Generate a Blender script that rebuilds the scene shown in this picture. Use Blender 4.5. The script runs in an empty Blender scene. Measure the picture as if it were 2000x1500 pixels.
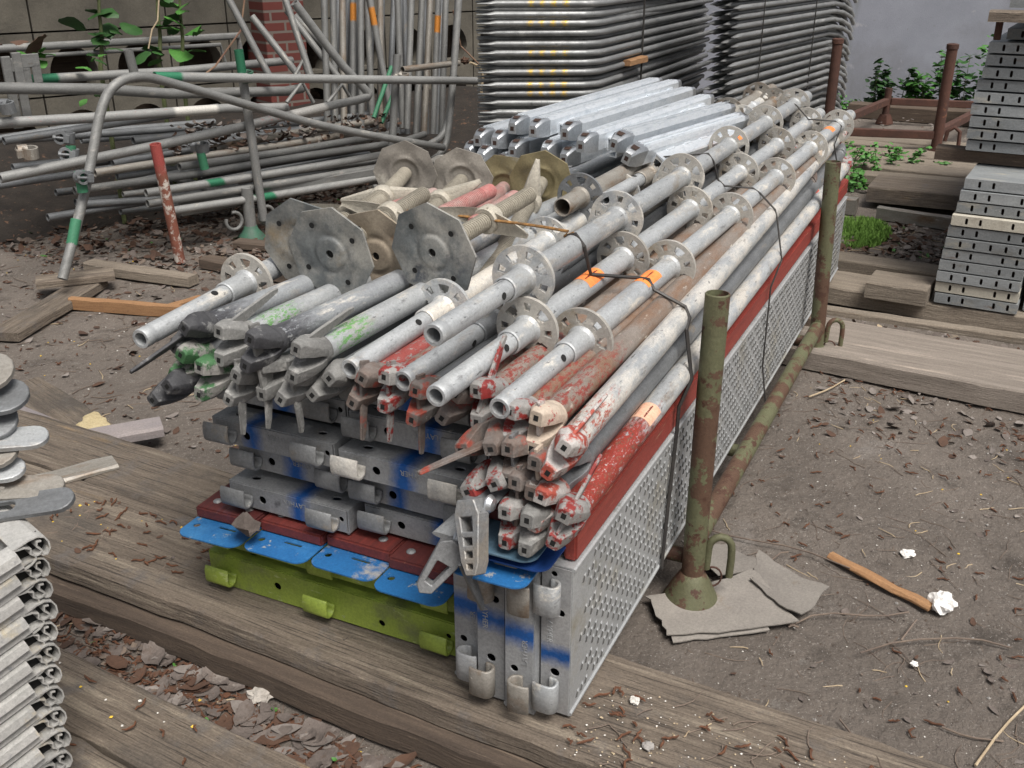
import bpy, bmesh, math, random
from mathutils import Vector as V, Matrix, Euler
R_ = random.Random(11)
rad = math.radians
SC = bpy.context.scene
COL = SC.collection

# ------------------------------------------------------------------ camera, sky, sun, exposure
F_, PITCH, YAW, CAM = 1965.0, 0.411, 0.4417, V((-1.34, -0.52, 1.406))
cd = bpy.data.cameras.new('camera'); cam = bpy.data.objects.new('camera', cd); COL.objects.link(cam)
cd.sensor_width = 36; cd.lens = F_ / 2000 * 36; cd.clip_start = 0.05; cd.clip_end = 500
FW = V((math.cos(PITCH) * math.cos(YAW), math.cos(PITCH) * math.sin(YAW), -math.sin(PITCH)))
RT = V((math.sin(YAW), -math.cos(YAW), 0)); UP = RT.cross(FW)
cam.matrix_world = Matrix.Translation(CAM) @ Matrix((RT, UP, -FW)).transposed().to_4x4()
SC.camera = cam
W = bpy.data.worlds.new('World'); SC.world = W; W.use_nodes = True
nt = W.node_tree; bg = nt.nodes['Background']
sky = nt.nodes.new('ShaderNodeTexSky'); sky.sky_type = 'NISHITA'; sky.sun_disc = False
SUN_EL, SUN_AZ = rad(60), rad(-125)          # azimuth measured from +X towards +Y
sky.sun_elevation = SUN_EL; sky.sun_rotation = rad(90) - SUN_AZ
sky.air_density = 1.0; sky.dust_density = 5.0; sky.ozone_density = 1.0
hs = nt.nodes.new('ShaderNodeHueSaturation'); hs.inputs['Saturation'].default_value = 0.35
nt.links.new(sky.outputs[0], hs.inputs['Color']); nt.links.new(hs.outputs[0], bg.inputs[0])
bg.inputs[1].default_value = 0.09
sd = bpy.data.lights.new('sun', 'SUN'); sd.energy = 3.3; sd.angle = rad(28); sd.color = (1, .96, .9)
so = bpy.data.objects.new('sun', sd); COL.objects.link(so)
sdir = V((math.cos(SUN_EL) * math.cos(SUN_AZ), math.cos(SUN_EL) * math.sin(SUN_AZ), math.sin(SUN_EL)))
so.rotation_euler = sdir.to_track_quat('Z', 'Y').to_euler(); so.location = (0, 0, 8)
SC.view_settings.view_transform = 'Standard'; SC.view_settings.look = 'None'
SC.view_settings.exposure = 0.2; SC.view_settings.gamma = 1

def U(u, v, x=None, y=None, z=None):
    """point of the photograph (2000 px wide) lying on a plane of the place"""
    D = FW + RT * ((u - 1000) / F_) - UP * ((v - 750) / F_)
    t = ((x - CAM.x) / D.x) if x is not None else ((y - CAM.y) / D.y) if y is not None else ((z - CAM.z) / D.z)
    return CAM + D * t

# ------------------------------------------------------------------ materials
MATS = {}
def mat(name, c1, c2=None, s=6, spots=(), bands=(), rough=.6, metal=0., bump=.15, bs=60, st=(1, 1, 1), var=.12, dist=0., rv=.12, grain=.22, gs=170):
    """c1/c2 mixed by noise; spots=(colour, scale, lo, hi[, stretch]); bands=(colour, axis, a, b, soft, ragged)"""
    m = bpy.data.materials.new(name); m.use_nodes = True; N = m.node_tree.nodes; L = m.node_tree.links
    bs_ = N['Principled BSDF']
    tc = N.new('ShaderNodeTexCoord'); oi = N.new('ShaderNodeObjectInfo')
    mul = N.new('ShaderNodeMath'); mul.operation = 'MULTIPLY'; mul.inputs[1].default_value = 53.0; L.new(oi.outputs['Random'], mul.inputs[0])
    def vec(stretch):
        mp = N.new('ShaderNodeMapping'); mp.inputs['Scale'].default_value = stretch
        L.new(tc.outputs['Object'], mp.inputs['Vector'])
        ad = N.new('ShaderNodeVectorMath'); ad.operation = 'ADD'; L.new(mp.outputs[0], ad.inputs[0]); L.new(mul.outputs[0], ad.inputs[1])
        return ad.outputs[0]
    v0 = vec(st)
    def noise(vv, sc, det=6, ro=.6, di=0.):
        n = N.new('ShaderNodeTexNoise'); n.inputs['Scale'].default_value = sc; n.inputs['Detail'].default_value = det
        n.inputs['Roughness'].default_value = ro; n.inputs['Distortion'].default_value = di
        L.new(vv, n.inputs['Vector']); return n.outputs['Fac']
    def ramp(f, lo, hi):
        r = N.new('ShaderNodeMapRange'); r.inputs[1].default_value = lo; r.inputs[2].default_value = hi; L.new(f, r.inputs[0]); return r.outputs[0]
    def mix(f, a, b):
        x = N.new('ShaderNodeMix'); x.data_type = 'RGBA'; L.new(f, x.inputs[0])
        for k, i in ((a, 6), (b, 7)):
            if hasattr(k, 'links') or hasattr(k, 'is_output'): L.new(k, x.inputs[i])
            else: x.inputs[i].default_value = (*k, 1)
        return x.outputs[2]
    c2 = c2 or tuple(k * .7 for k in c1)
    n1 = noise(v0, s, 8, .65, dist)
    col = mix(ramp(n1, .32, .68), c1, c2)
    for sp in spots:
        vv = vec(sp[4]) if len(sp) > 4 else v0
        col = mix(ramp(noise(vv, sp[1], 7, .68), sp[2], sp[3]), col, sp[0])
    if bands:
        sx = N.new('ShaderNodeSeparateXYZ'); L.new(tc.outputs['Object'], sx.inputs[0])
        for (bc, ax, a, b, soft, rag, *wr) in bands:
            wr = wr[0] if wr else .34
            nn = noise(v0, 38, 6, .7)
            j = N.new('ShaderNodeMath'); j.operation = 'MULTIPLY_ADD'; L.new(nn, j.inputs[0]); j.inputs[1].default_value = rag
            L.new(sx.outputs['XYZ'.index(ax)], j.inputs[2])
            off = -rag * .5
            lo = ramp(j.outputs[0], a - off - soft, a - off + soft); hi = ramp(j.outputs[0], b - off + soft, b - off - soft)
            mm = N.new('ShaderNodeMath'); mm.operation = 'MULTIPLY'; L.new(lo, mm.inputs[0]); L.new(hi, mm.inputs[1])
            wear = N.new('ShaderNodeMath'); wear.operation = 'MULTIPLY'; L.new(mm.outputs[0], wear.inputs[0]); L.new(ramp(noise(vec((1, 2.2, 2.2)), 46, 9, .8), wr, wr + .035), wear.inputs[1])
            col = mix(wear.outputs[0], col, bc)
    if grain:
        g = N.new('ShaderNodeMapRange'); g.inputs[1].default_value = .3; g.inputs[2].default_value = .7; g.inputs[3].default_value = 1 - grain; g.inputs[4].default_value = 1 + grain; L.new(noise(vec((1, 1, 1)), gs, 5, .8), g.inputs[0])
        h0 = N.new('ShaderNodeHueSaturation'); L.new(col, h0.inputs['Color']); L.new(g.outputs[0], h0.inputs['Value']); col = h0.outputs[0]
    if var:
        h = N.new('ShaderNodeHueSaturation'); L.new(col, h.inputs['Color'])
        vv = N.new('ShaderNodeMapRange'); vv.inputs[3].default_value = 1 - var; vv.inputs[4].default_value = 1 + var
        L.new(oi.outputs['Random'], vv.inputs[0]); L.new(vv.outputs[0], h.inputs['Value']); col = h.outputs[0]
    L.new(col, bs_.inputs['Base Color'])
    bs_.inputs['Metallic'].default_value = metal
    rr = N.new('ShaderNodeMapRange'); rr.inputs[3].default_value = rough - rv; rr.inputs[4].default_value = min(1, rough + rv)
    L.new(n1, rr.inputs[0]); L.new(rr.outputs[0], bs_.inputs['Roughness'])
    if bump:
        b = N.new('ShaderNodeBump'); b.inputs['Strength'].default_value = bump; b.inputs['Distance'].default_value = .01
        L.new(noise(v0, bs, 8, .7), b.inputs['Height']); L.new(b.outputs[0], bs_.inputs['Normal'])
    MATS[name] = m
    return m
G1, G2 = (.52, .535, .54), (.37, .385, .40)
DIRT = (.30, .25, .19); CEM = (.72, .68, .61); RUST = (.20, .075, .03)
LX = (1, 3.5, 3.5)
def galv(name, **k):
    a = dict(c1=G1, c2=G2, s=9, rough=.48, metal=.35, bump=.22, bs=120, st=LX, spots=[(CEM, 8, .56, .68), ((.36, .31, .25), 5, .56, .74), ((.2, .2, .205), 14, .60, .72), ((.16, .165, .17), 38, .62, .68)])
    a.update(k); return mat(name, **a)
galv('galvanised_tube')
galv('galvanised_cement', spots=[(CEM, 5, .44, .62), (DIRT, 9, .62, .75), ((.15, .15, .15), 50, .64, .7)])
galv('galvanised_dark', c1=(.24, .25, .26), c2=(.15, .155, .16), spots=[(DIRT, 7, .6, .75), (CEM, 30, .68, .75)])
galv('galvanised_dirty', c1=(.33, .31, .28), c2=(.24, .22, .19), metal=.3, spots=[((.2, .13, .08), 5, .5, .7), (CEM, 14, .64, .74)])
galv('galvanised_deck', c1=(.36, .365, .37), c2=(.25, .255, .26), s=9, st=(1, 1, 1), metal=.2, rough=.62, bs=60, spots=[(DIRT, 6, .62, .78), ((.6, .58, .54), 26, .68, .75)])
galv('galvanised_new', c1=(.80, .83, .86), c2=(.64, .68, .72), rough=.36, metal=.55, grain=.1, s=14, spots=[((.50, .55, .60), 16, .52, .7), ((.86, .88, .9), 30, .6, .68), ((.42, .44, .46), 5, .62, .74)], bump=.08)
galv('cast_head', c1=(.36, .365, .37), c2=(.22, .225, .23), metal=.4, st=(1, 1, 1), bump=.3, bs=140)
galv('cast_new', c1=(.66, .68, .70), c2=(.5, .52, .54), rough=.33, metal=.85, st=(1, 1, 1), bump=.2, bs=140, spots=[])
BLUE = (.014, .095, .33)
for nm, a, b in (('a', .085, .115), ('b', .115, .15), ('c', .16, .195), ('d', .125, .165)):
    galv('deck_blue_' + nm, c1=(.36, .365, .37), c2=(.25, .255, .26), s=5, st=(1, 1, 1), metal=.22, rough=.6, spots=[(DIRT, 6, .62, .78), ((.6, .58, .54), 26, .66, .73), ((.12, .12, .125), 14, .66, .74)], bands=[(BLUE, 'Y', a, b, .014, .03, .25)])
galv('deck_plate', c1=(.50, .51, .515), c2=(.38, .39, .395), s=7, st=(1, 1, 1), metal=.3, spots=[((.32, .28, .19), 4, .55, .74), ((.20, .2, .16), 14, .62, .72)])
galv('deck_plate_end', c1=(.46, .46, .46), c2=(.36, .36, .365), s=9, st=(1, 1, 1), metal=.3, spots=[((.62, .6, .57), 22, .64, .72), (DIRT, 7, .6, .76)], bands=[(BLUE, 'Y', .115, .145, .012, .03, .28)])
galv('hook_metal', c1=(.27, .275, .275), c2=(.175, .18, .185), s=14, st=(1, 1, 1), metal=.2, rough=.6, spots=[(DIRT, 12, .6, .76), ((.5, .49, .46), 30, .66, .73)])
mat('cement_hook', CEM, (.4, .39, .37), s=18, rough=.85, bump=.4)
mat('hole', (.012, .012, .012), rough=.9, bump=0, var=0)
RD = (.33, .035, .028); WG = (.27, .26, .25)
mat('red_head', (.27, .03, .026), (.18, .02, .018), s=20, spots=[(WG, 36, .445, .50), ((.1, .07, .06), 12, .64, .72)], rough=.6, bump=.35, bs=120)
mat('red_worn_head', (.42, .09, .06), (.32, .05, .035), s=20, spots=[((.48, .45, .43), 22, .45, .52), ((.15, .13, .12), 34, .6, .66)], rough=.65, bump=.35, bs=120)
mat('brown_head', (.13, .085, .065), (.19, .175, .165), s=22, spots=[((.30, .06, .04), 14, .55, .62), ((.5, .48, .45), 26, .64, .7)], rough=.75, bump=.4, bs=120)
mat('beige_head', (.58, .49, .40), (.48, .39, .31), s=14, spots=[((.35, .05, .05), 26, .63, .67)], rough=.6, bump=.25)
mat('grey_head', (.28, .277, .265), (.17, .168, .163), s=16, var=.3, spots=[((.46, .45, .43), 20, .56, .66), ((.12, .12, .12), 30, .62, .7)], rough=.7, metal=.2, bump=.35, bs=130)
mat('black_head', (.045, .045, .05), (.085, .085, .09), s=20, spots=[((.27, .27, .265), 22, .54, .64)], rough=.6, bump=.35, bs=120)
mat('green_head', (.05, .14, .055), (.065, .165, .07), s=16, spots=[((.30, .29, .27), 20, .47, .53), ((.08, .08, .08), 30, .6, .66)], rough=.65, bump=.3, bs=120)
galv('tube_red_end', bands=[((.36, .05, .035), 'X', -.1, .40, .06, .4, .40), ((.12, .085, .065), 'X', .05, .42, .05, .4, .53), ((.46, .15, .10), 'X', -.1, .3, .03, .4, .56)], spots=[((.66, .62, .56), 7, .46, .60), ((.22, .17, .13), 6, .58, .72), ((.16, .15, .14), 26, .6, .66)])
galv('tube_white_red', bands=[((.48, .13, .09), 'X', -.1, .22, .05, .3, .52)], spots=[((.70, .67, .62), 7, .42, .56), ((.22, .19, .16), 12, .60, .70), ((.10, .10, .10), 30, .62, .68)])
galv('tube_redbrown', c1=(.30, .26, .23), c2=(.22, .18, .15), metal=.15, bands=[((.27, .055, .042), 'X', -.1, .34, .06, .4, .50)], spots=[((.24, .15, .10), 5, .46, .62), (CEM, 16, .62, .7)])
galv('tube_black_end', c1=(.36, .38, .39), c2=(.28, .29, .31), bands=[((.07, .07, .078), 'X', -.1, .15, .06, .16, .42)])
galv('tube_green_end', bands=[((.17, .40, .12), 'X', .1, .2, .02, .14, .50)])
galv('tube_pink', c1=(.33, .31, .30), c2=(.25, .24, .23), metal=.25, bands=[((.34, .08, .07), 'X', .02, .3, .04, .3, .42)])
mat('lime_paint', (.29, .37, .06), (.22, .29, .05), s=8, spots=[((.16, .18, .08), 6, .54, .70), ((.3, .3, .28), 50, .66, .69), ((.36, .42, .16), 20, .6, .66, (.3, 1, 3)), ((.16, .14, .10), 14, .66, .74), ((.06, .07, .06), 5, .68, .8)], rough=.5, bump=.1)
mat('blue_paint', (.02, .135, .34), (.018, .105, .28), s=6, spots=[((.05, .2, .42), 7, .5, .7), ((.26, .28, .3), 26, .61, .645), ((.1, .05, .03), 40, .68, .72)], rough=.45, bump=.08)
mat('blue_worn', (.02, .135, .34), (.018, .105, .28), s=6, spots=[((.30, .30, .30), 14, .48, .58)], rough=.5, bump=.1)
mat('bluegrey_plate', (.10, .20, .29), (.16, .24, .31), s=12, spots=[((.4, .42, .42), 30, .66, .72)], rough=.5, metal=.3, bump=.05)
mat('darkblue_plate', (.01, .04, .16), (.015, .06, .24), s=8, rough=.5, bump=.05)
GR = (1, 16, 16)
mat('red_board', (.125, .026, .022), (.075, .02, .02), s=5, st=GR, spots=[((.34, .18, .12), 5, .63, .72, (1, 30, 30)), ((.10, .04, .06), 3, .58, .75)], rough=.62, bump=.12)
mat('red_edge_board', (.30, .05, .035), (.21, .038, .03), s=5, st=GR, spots=[((.36, .22, .14), 5, .63, .70, (1, 30, 30))], rough=.6, bump=.12)
mat('red_board_bright', (.19, .035, .028), (.11, .025, .022), s=5, st=GR, spots=[((.36, .22, .14), 5, .66, .73, (1, 30, 30))], rough=.6, bump=.12)
mat('wood_grey', (.235, .19, .147), (.135, .107, .083), s=3.2, st=GR, spots=[((.07, .055, .044), 5, .55, .61, (1, 40, 40)), ((.34, .285, .22), 2.2, .54, .70), ((.33, .23, .13), 1.6, .64, .72, (1, 9, 9)), ((.10, .085, .072), 2.6, .52, .68, (1, 1.6, 1.6)), ((.16, .14, .125), 9, .55, .68, (1, 1, 1)), ((.055, .045, .038), 30, .68, .71, (1, 2, 2)), ((.06, .048, .04), 2.2, .63, .66, (1, 60, 60))], rough=.88, bump=1.0, bs=11, dist=.3, grain=.3)
mat('wood_pale', (.28, .235, .185), (.17, .14, .11), s=3, st=GR, spots=[((.14, .105, .07), 5, .6, .68, (1, 40, 40)), ((.5, .44, .36), 3, .6, .74)], rough=.88, bump=.9, bs=11, dist=.3, grain=.3)
mat('wood_dark', (.13, .095, .07), (.075, .055, .042), s=3, st=GR, spots=[((.2, .15, .11), 4, .6, .7)], rough=.9, bump=.6, bs=16)
mat('wood_pink', (.28, .24, .205), (.17, .145, .122), s=3, st=GR, spots=[((.09, .065, .05), 6, .6, .67, (1, 40, 40)), ((.42, .35, .29), 2, .58, .7)], rough=.85, bump=.6, bs=16)
mat('wood_orange', (.36, .20, .095), (.25, .13, .06), s=4, st=GR, spots=[((.1, .07, .05), 6, .62, .7)], rough=.8, bump=.4, bs=20)
mat('painted_wood', (.20, .18, .185), (.27, .235, .225), s=5, st=(1, 3, 3), spots=[((.25, .17, .11), 8, .6, .68), ((.08, .11, .25), 5, .7, .74)], rough=.8, bump=.3)
mat('foam_yellow', (.50, .42, .25), (.38, .30, .17), s=60, rough=.95, bump=.6, bs=90)
mat('rack_paint', (.125, .13, .07), (.10, .095, .05), s=9, spots=[((.098, .054, .034), 8, .515, .53), ((.07, .032, .02), 24, .56, .60), ((.17, .165, .10), 30, .66, .69)], rough=.65, metal=.1, bump=.3, bs=60)
mat('rust_frame', (.10, .042, .028), (.055, .026, .02), s=9, spots=[((.2, .085, .045), 16, .62, .7)], rough=.85, bump=.4)
mat('rusty_white', (.28, .10, .065), (.19, .07, .045), s=12, spots=[((.6, .54, .48), 16, .52, .58)], rough=.8, bump=.4, bands=[((.36, .07, .06), 'X', -.1, .12, .03, .1)])
mat('jack_zinc', (.25, .26, .255), (.16, .175, .18), s=9, st=(1, 1, 1), spots=[((.42, .405, .37), 6, .46, .62), ((.33, .26, .17), 7, .58, .74), ((.10, .11, .125), 11, .58, .68)], rough=.5, metal=.4, bump=.12)
mat('jack_rusty', (.33, .28, .215), (.25, .20, .15), s=10, spots=[((.36, .17, .07), 8, .56, .68), ((.1, .08, .07), 20, .64, .7)], rough=.65, metal=.2, bump=.2)
mat('jack_dusty', (.30, .275, .24), (.21, .19, .165), s=10, spots=[((.45, .42, .36), 15, .6, .7)], rough=.7, metal=.15, bump=.2)
mat('jack_brass', (.31, .26, .14), (.22, .185, .11), s=9, spots=[((.36, .34, .28), 9, .58, .7)], rough=.55, metal=.3, bump=.15)
mat('spindle_dusty', (.36, .33, .27), (.26, .235, .19), s=14, rough=.65, metal=.25, bump=.2)
mat('spindle_red', (.42, .14, .13), (.36, .30, .27), s=9, st=(1, 2, 2), rough=.65, metal=.1, bump=.2)
mat('nut_cast', (.56, .52, .44), (.42, .385, .32), s=18, spots=[((.2, .17, .13), 30, .64, .7)], rough=.6, metal=.25, bump=.35, bs=130)
mat('strap_black', (.035, .033, .034), (.06, .055, .05), s=20, rough=.5, metal=.3, bump=.1)
mat('strap_rusty', (.50, .25, .07), (.14, .085, .045), s=60, rough=.8, bump=.4)
mat('sticker_orange', (.90, .20, .06), (.95, .33, .08), s=14, rough=.55, bump=0, var=0)
mat('sticker_faded', (.72, .36, .24), (.8, .55, .40), s=12, rough=.6, bump=0, var=0)
mat('print_dark', (.16, .03, .02), rough=.6, bump=0, var=0)
mat('cardboard', (.26, .238, .212), (.19, .172, .155), s=6, spots=[((.18, .145, .11), 10, .62, .72)], rough=.95, bump=.25)
mat('paper', (.82, .80, .77), (.7, .68, .65), s=10, rough=.9, bump=.1)
mat('concrete_block', (.155, .14, .112), (.085, .077, .063), s=3, spots=[((.10, .09, .075), 2.2, .58, .75)], rough=.95, bump=.4, bs=40)
mat('grey_render', (.285, .295, .34), (.235, .245, .285), s=2.5, spots=[((.2, .2, .22), 1.1, .52, .75), ((.34, .34, .37), 5, .62, .70), ((.16, .17, .165), 2.5, .58, .76, (1, 1, .15)), ((.2, .2, .21), 30, .64, .7)], rough=.95, bump=.25, bs=160, var=0)
mat('alloy', (.46, .45, .43), (.36, .355, .34), s=6, st=LX, spots=[((.50, .44, .33), 5, .55, .68), ((.26, .26, .27), 14, .6, .7)], rough=.55, metal=.2, bump=.25)
mat('slab_deck', (.30, .315, .32), (.21, .222, .228), s=6, st=(3, 1, 3), spots=[((.42, .39, .32), 5, .56, .72), ((.6, .58, .55), 22, .68, .74), ((.16, .10, .07), 7, .62, .74), ((.2, .2, .19), 9, .56, .7)], rough=.6, metal=.2, bump=.25, var=.25)
mat('slab_deck_cream', (.46, .43, .36), (.38, .355, .30), s=6, spots=[((.30, .27, .22), 7, .6, .7)], rough=.8, bump=.2)
mat('louvre_mouth', (.075, .073, .07), rough=.8, bump=0, var=0)
mat('rust_slot', (.055, .028, .02), (.03, .016, .012), rough=.9, bump=0)
mat('frame_tube', (.24, .24, .232), (.165, .165, .16), s=8, st=LX, spots=[((.38, .36, .32), 7, .58, .72), ((.15, .12, .09), 12, .64, .74)], rough=.6, metal=.35, bump=.15)
for nm, a, b in (('p', -.05, .13), ('q', .42, .52), ('r', 1.1, 1.2), ('t', .3, .38)):
    mat('frame_green_' + nm, (.30, .30, .29), (.22, .22, .215), s=8, st=LX, spots=[((.38, .36, .32), 7, .58, .72)], rough=.6, metal=.35, bump=.15, bands=[((.03, .17, .09), 'X', a, b, .008, .02)])
mat('frame_white_band', (.30, .30, .29), (.22, .22, .215), s=8, st=LX, rough=.6, metal=.3, bump=.15, bands=[((.62, .60, .56), 'X', 1.45, 1.66, .01, .03), ((.36, .12, .12), 'X', 1.25, 1.46, .03, .3, .56)])
mat('frame_red_streak', (.30, .30, .29), (.22, .22, .215), s=8, st=LX, rough=.6, metal=.3, bump=.15, bands=[((.56, .54, .5), 'X', .92, 1.16, .01, .03), ((.34, .10, .10), 'X', .1, .9, .03, .5, .60)])
mat('green_clamp', (.04, .14, .085), (.06, .09, .07), s=20, rough=.6, bump=.2)
mat('green_tube', (.035, .15, .08), (.05, .2, .11), s=9, rough=.6, bump=.2)
mat('orange_band_tube', (.30, .30, .29), (.22, .22, .215), s=8, st=LX, rough=.6, metal=.3, bump=.15, bands=[((.62, .24, .04), 'X', .62, .72, .006, .01)])
mat('stack_tube', (.34, .345, .345), (.21, .215, .215), s=5, st=LX, spots=[((.42, .42, .41), 4, .58, .68), ((.07, .07, .07), 6, .6, .72)], rough=.5, metal=.5, bump=.1)
mat('torn_scrap', (.42, .39, .35), (.3, .27, .24), s=18, rough=.95, bump=.4)
galv('rosette_dusty', c1=(.46, .44, .40), c2=(.36, .34, .31), metal=.15, st=(1, 1, 1), spots=[((.34, .28, .21), 10, .54, .68), (CEM, 16, .58, .68)])
mat('stack_tube_yellow', (.34, .345, .345), (.21, .215, .215), s=5, st=LX, spots=[((.42, .42, .41), 4, .58, .68)], rough=.5, metal=.5, bump=.1, bands=[((.55, .36, .05), 'Y', .13, .15, .008, .04, .45), ((.55, .36, .05), 'Y', .185, .205, .008, .04, .45), ((.55, .36, .05), 'Y', .24, .257, .008, .04, .45), ((.55, .36, .05), 'Y', .29, .31, .008, .04, .45)])
mat('leaf_green', (.045, .15, .025), (.07, .21, .035), s=14, rough=.55, bump=.1, var=.3)
mat('leaf_dark_green', (.025, .085, .018), (.035, .11, .022), s=14, rough=.55, bump=.1, var=.3)
mat('stem_green', (.11, .13, .05), (.07, .085, .03), s=14, rough=.7)
mat('vine_brown', (.14, .07, .05), (.25, .16, .10), s=14, rough=.8)
mat('moss', (.13, .25, .04), (.2, .36, .07), s=14, rough=.9, var=.2)
mat('dry_leaf', (.175, .145, .128), (.085, .068, .06), s=14, rough=.85, bump=.5, var=.0, spots=[((.10, .07, .055), 22, .56, .68), ((.33, .29, .26), 9, .6, .7)])
mat('dry_leaf_pale', (.25, .22, .2), (.15, .128, .115), s=12, rough=.85, bump=.2, var=.0)
mat('dry_leaf_brown', (.105, .055, .034), (.06, .034, .024), s=9, rough=.9, bump=.2)
mat('catkin', (.13, .055, .028), (.08, .036, .02), s=60, rough=.95, bump=.4)
mat('twig', (.12, .09, .075), (.20, .155, .12), s=20, rough=.9, bump=.2)
mat('straw', (.46, .37, .25), (.34, .26, .17), s=20, rough=.9, bump=.1)
mat('shade_darkened_soil', (.028, .021, .016), (.013, .010, .008), s=9, spots=[((.14, .075, .045), 24, .6, .68), ((.16, .13, .11), 40, .66, .72)], rough=.95, bump=1.0, bs=30, var=0)  # soil taken near black: the pile's deep shade is put into its colour
mat('pebble', (.36, .34, .32), (.24, .225, .215), s=20, rough=.95, bump=.3)
mat('white_crumb', (.72, .70, .66), (.6, .57, .52), s=20, rough=.95, bump=.2)
mat('yellow_bud', (.70, .48, .06), (.6, .38, .04), s=20, rough=.8, bump=0)

def brick_mat():
    m = bpy.data.materials.new('brick'); m.use_nodes = True; N = m.node_tree.nodes; L = m.node_tree.links
    tc = N.new('ShaderNodeTexCoord'); mp = N.new('ShaderNodeMapping'); mp.inputs['Rotation'].default_value = (rad(90), 0, 0)
    b = N.new('ShaderNodeTexBrick'); b.inputs['Color1'].default_value = (.17, .042, .032, 1); b.inputs['Color2'].default_value = (.11, .03, .025, 1); b.inputs['Mortar'].default_value = (.17, .14, .12, 1)
    b.inputs['Scale'].default_value = 1; b.inputs['Brick Width'].default_value = .22; b.inputs['Row Height'].default_value = .07; b.inputs['Mortar Size'].default_value = .009
    L.new(tc.outputs['Object'], mp.inputs[0]); L.new(mp.outputs[0], b.inputs['Vector']); L.new(b.outputs[0], N['Principled BSDF'].inputs['Base Color'])
    N['Principled BSDF'].inputs['Roughness'].default_value = .9
    bu = N.new('ShaderNodeBump'); bu.inputs['Strength'].default_value = .5; bu.inputs['Distance'].default_value = .006; bu.invert = True
    L.new(b.outputs['Fac'], bu.inputs['Height']); L.new(bu.outputs[0], N['Principled BSDF'].inputs['Normal']); MATS['brick'] = m
brick_mat()
def ground_mat():
    m = bpy.data.materials.new('mud'); m.use_nodes = True; N = m.node_tree.nodes; L = m.node_tree.links; P = N['Principled BSDF']
    tc = N.new('ShaderNodeTexCoord')
    def nz(s, d=8, r=.65):
        n = N.new('ShaderNodeTexNoise'); n.inputs['Scale'].default_value = s; n.inputs['Detail'].default_value = d; n.inputs['Roughness'].default_value = r
        L.new(tc.outputs['Object'], n.inputs['Vector']); return n.outputs['Fac']
    def rp(f, a, b):
        r = N.new('ShaderNodeMapRange'); r.inputs[1].default_value = a; r.inputs[2].default_value = b; L.new(f, r.inputs[0]); return r.outputs[0]
    def mx(f, a, b):
        x = N.new('ShaderNodeMix'); x.data_type = 'RGBA'; L.new(f, x.inputs[0])
        if isinstance(a, tuple): x.inputs[6].default_value = (*a, 1)
        else: L.new(a, x.inputs[6])
        x.inputs[7].default_value = (*b, 1); return x.outputs[2]
    c = mx(rp(nz(2.2), .35, .65), (.215, .182, .155), (.15, .126, .107))
    c = mx(rp(nz(5, 9, .7), .54, .68), c, (.092, .076, .064))
    c = mx(rp(nz(1.7, 9, .72), .60, .72), c, (.27, .243, .22))
    c = mx(rp(nz(34, 5, .7), .62, .70), c, (.09, .06, .042))
    c = mx(rp(nz(11, 9, .8), .60, .66), c, (.25, .225, .20))
    c = mx(rp(nz(19, 8, .8), .60, .66), c, (.075, .055, .043))
    c = mx(rp(nz(90, 5, .7), .58, .66), c, (.29, .255, .225))
    c = mx(rp(nz(120, 5, .7), .63, .69), c, (.085, .064, .052))
    c = mx(rp(nz(190, 3, .6), .665, .69), c, (.52, .49, .45))
    L.new(c, P.inputs['Base Color']); P.inputs['Roughness'].default_value = .92
    b = N.new('ShaderNodeBump'); b.inputs['Strength'].default_value = 1.0; b.inputs['Distance'].default_value = .035
    a = N.new('ShaderNodeMath'); a.operation = 'MULTIPLY_ADD'; L.new(nz(40, 8, .75), a.inputs[0]); a.inputs[1].default_value = .5; L.new(nz(8, 8, .7), a.inputs[2])
    L.new(a.outputs[0], b.inputs['Height']); L.new(b.outputs[0], P.inputs['Normal']); MATS['mud'] = m
ground_mat()

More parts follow.
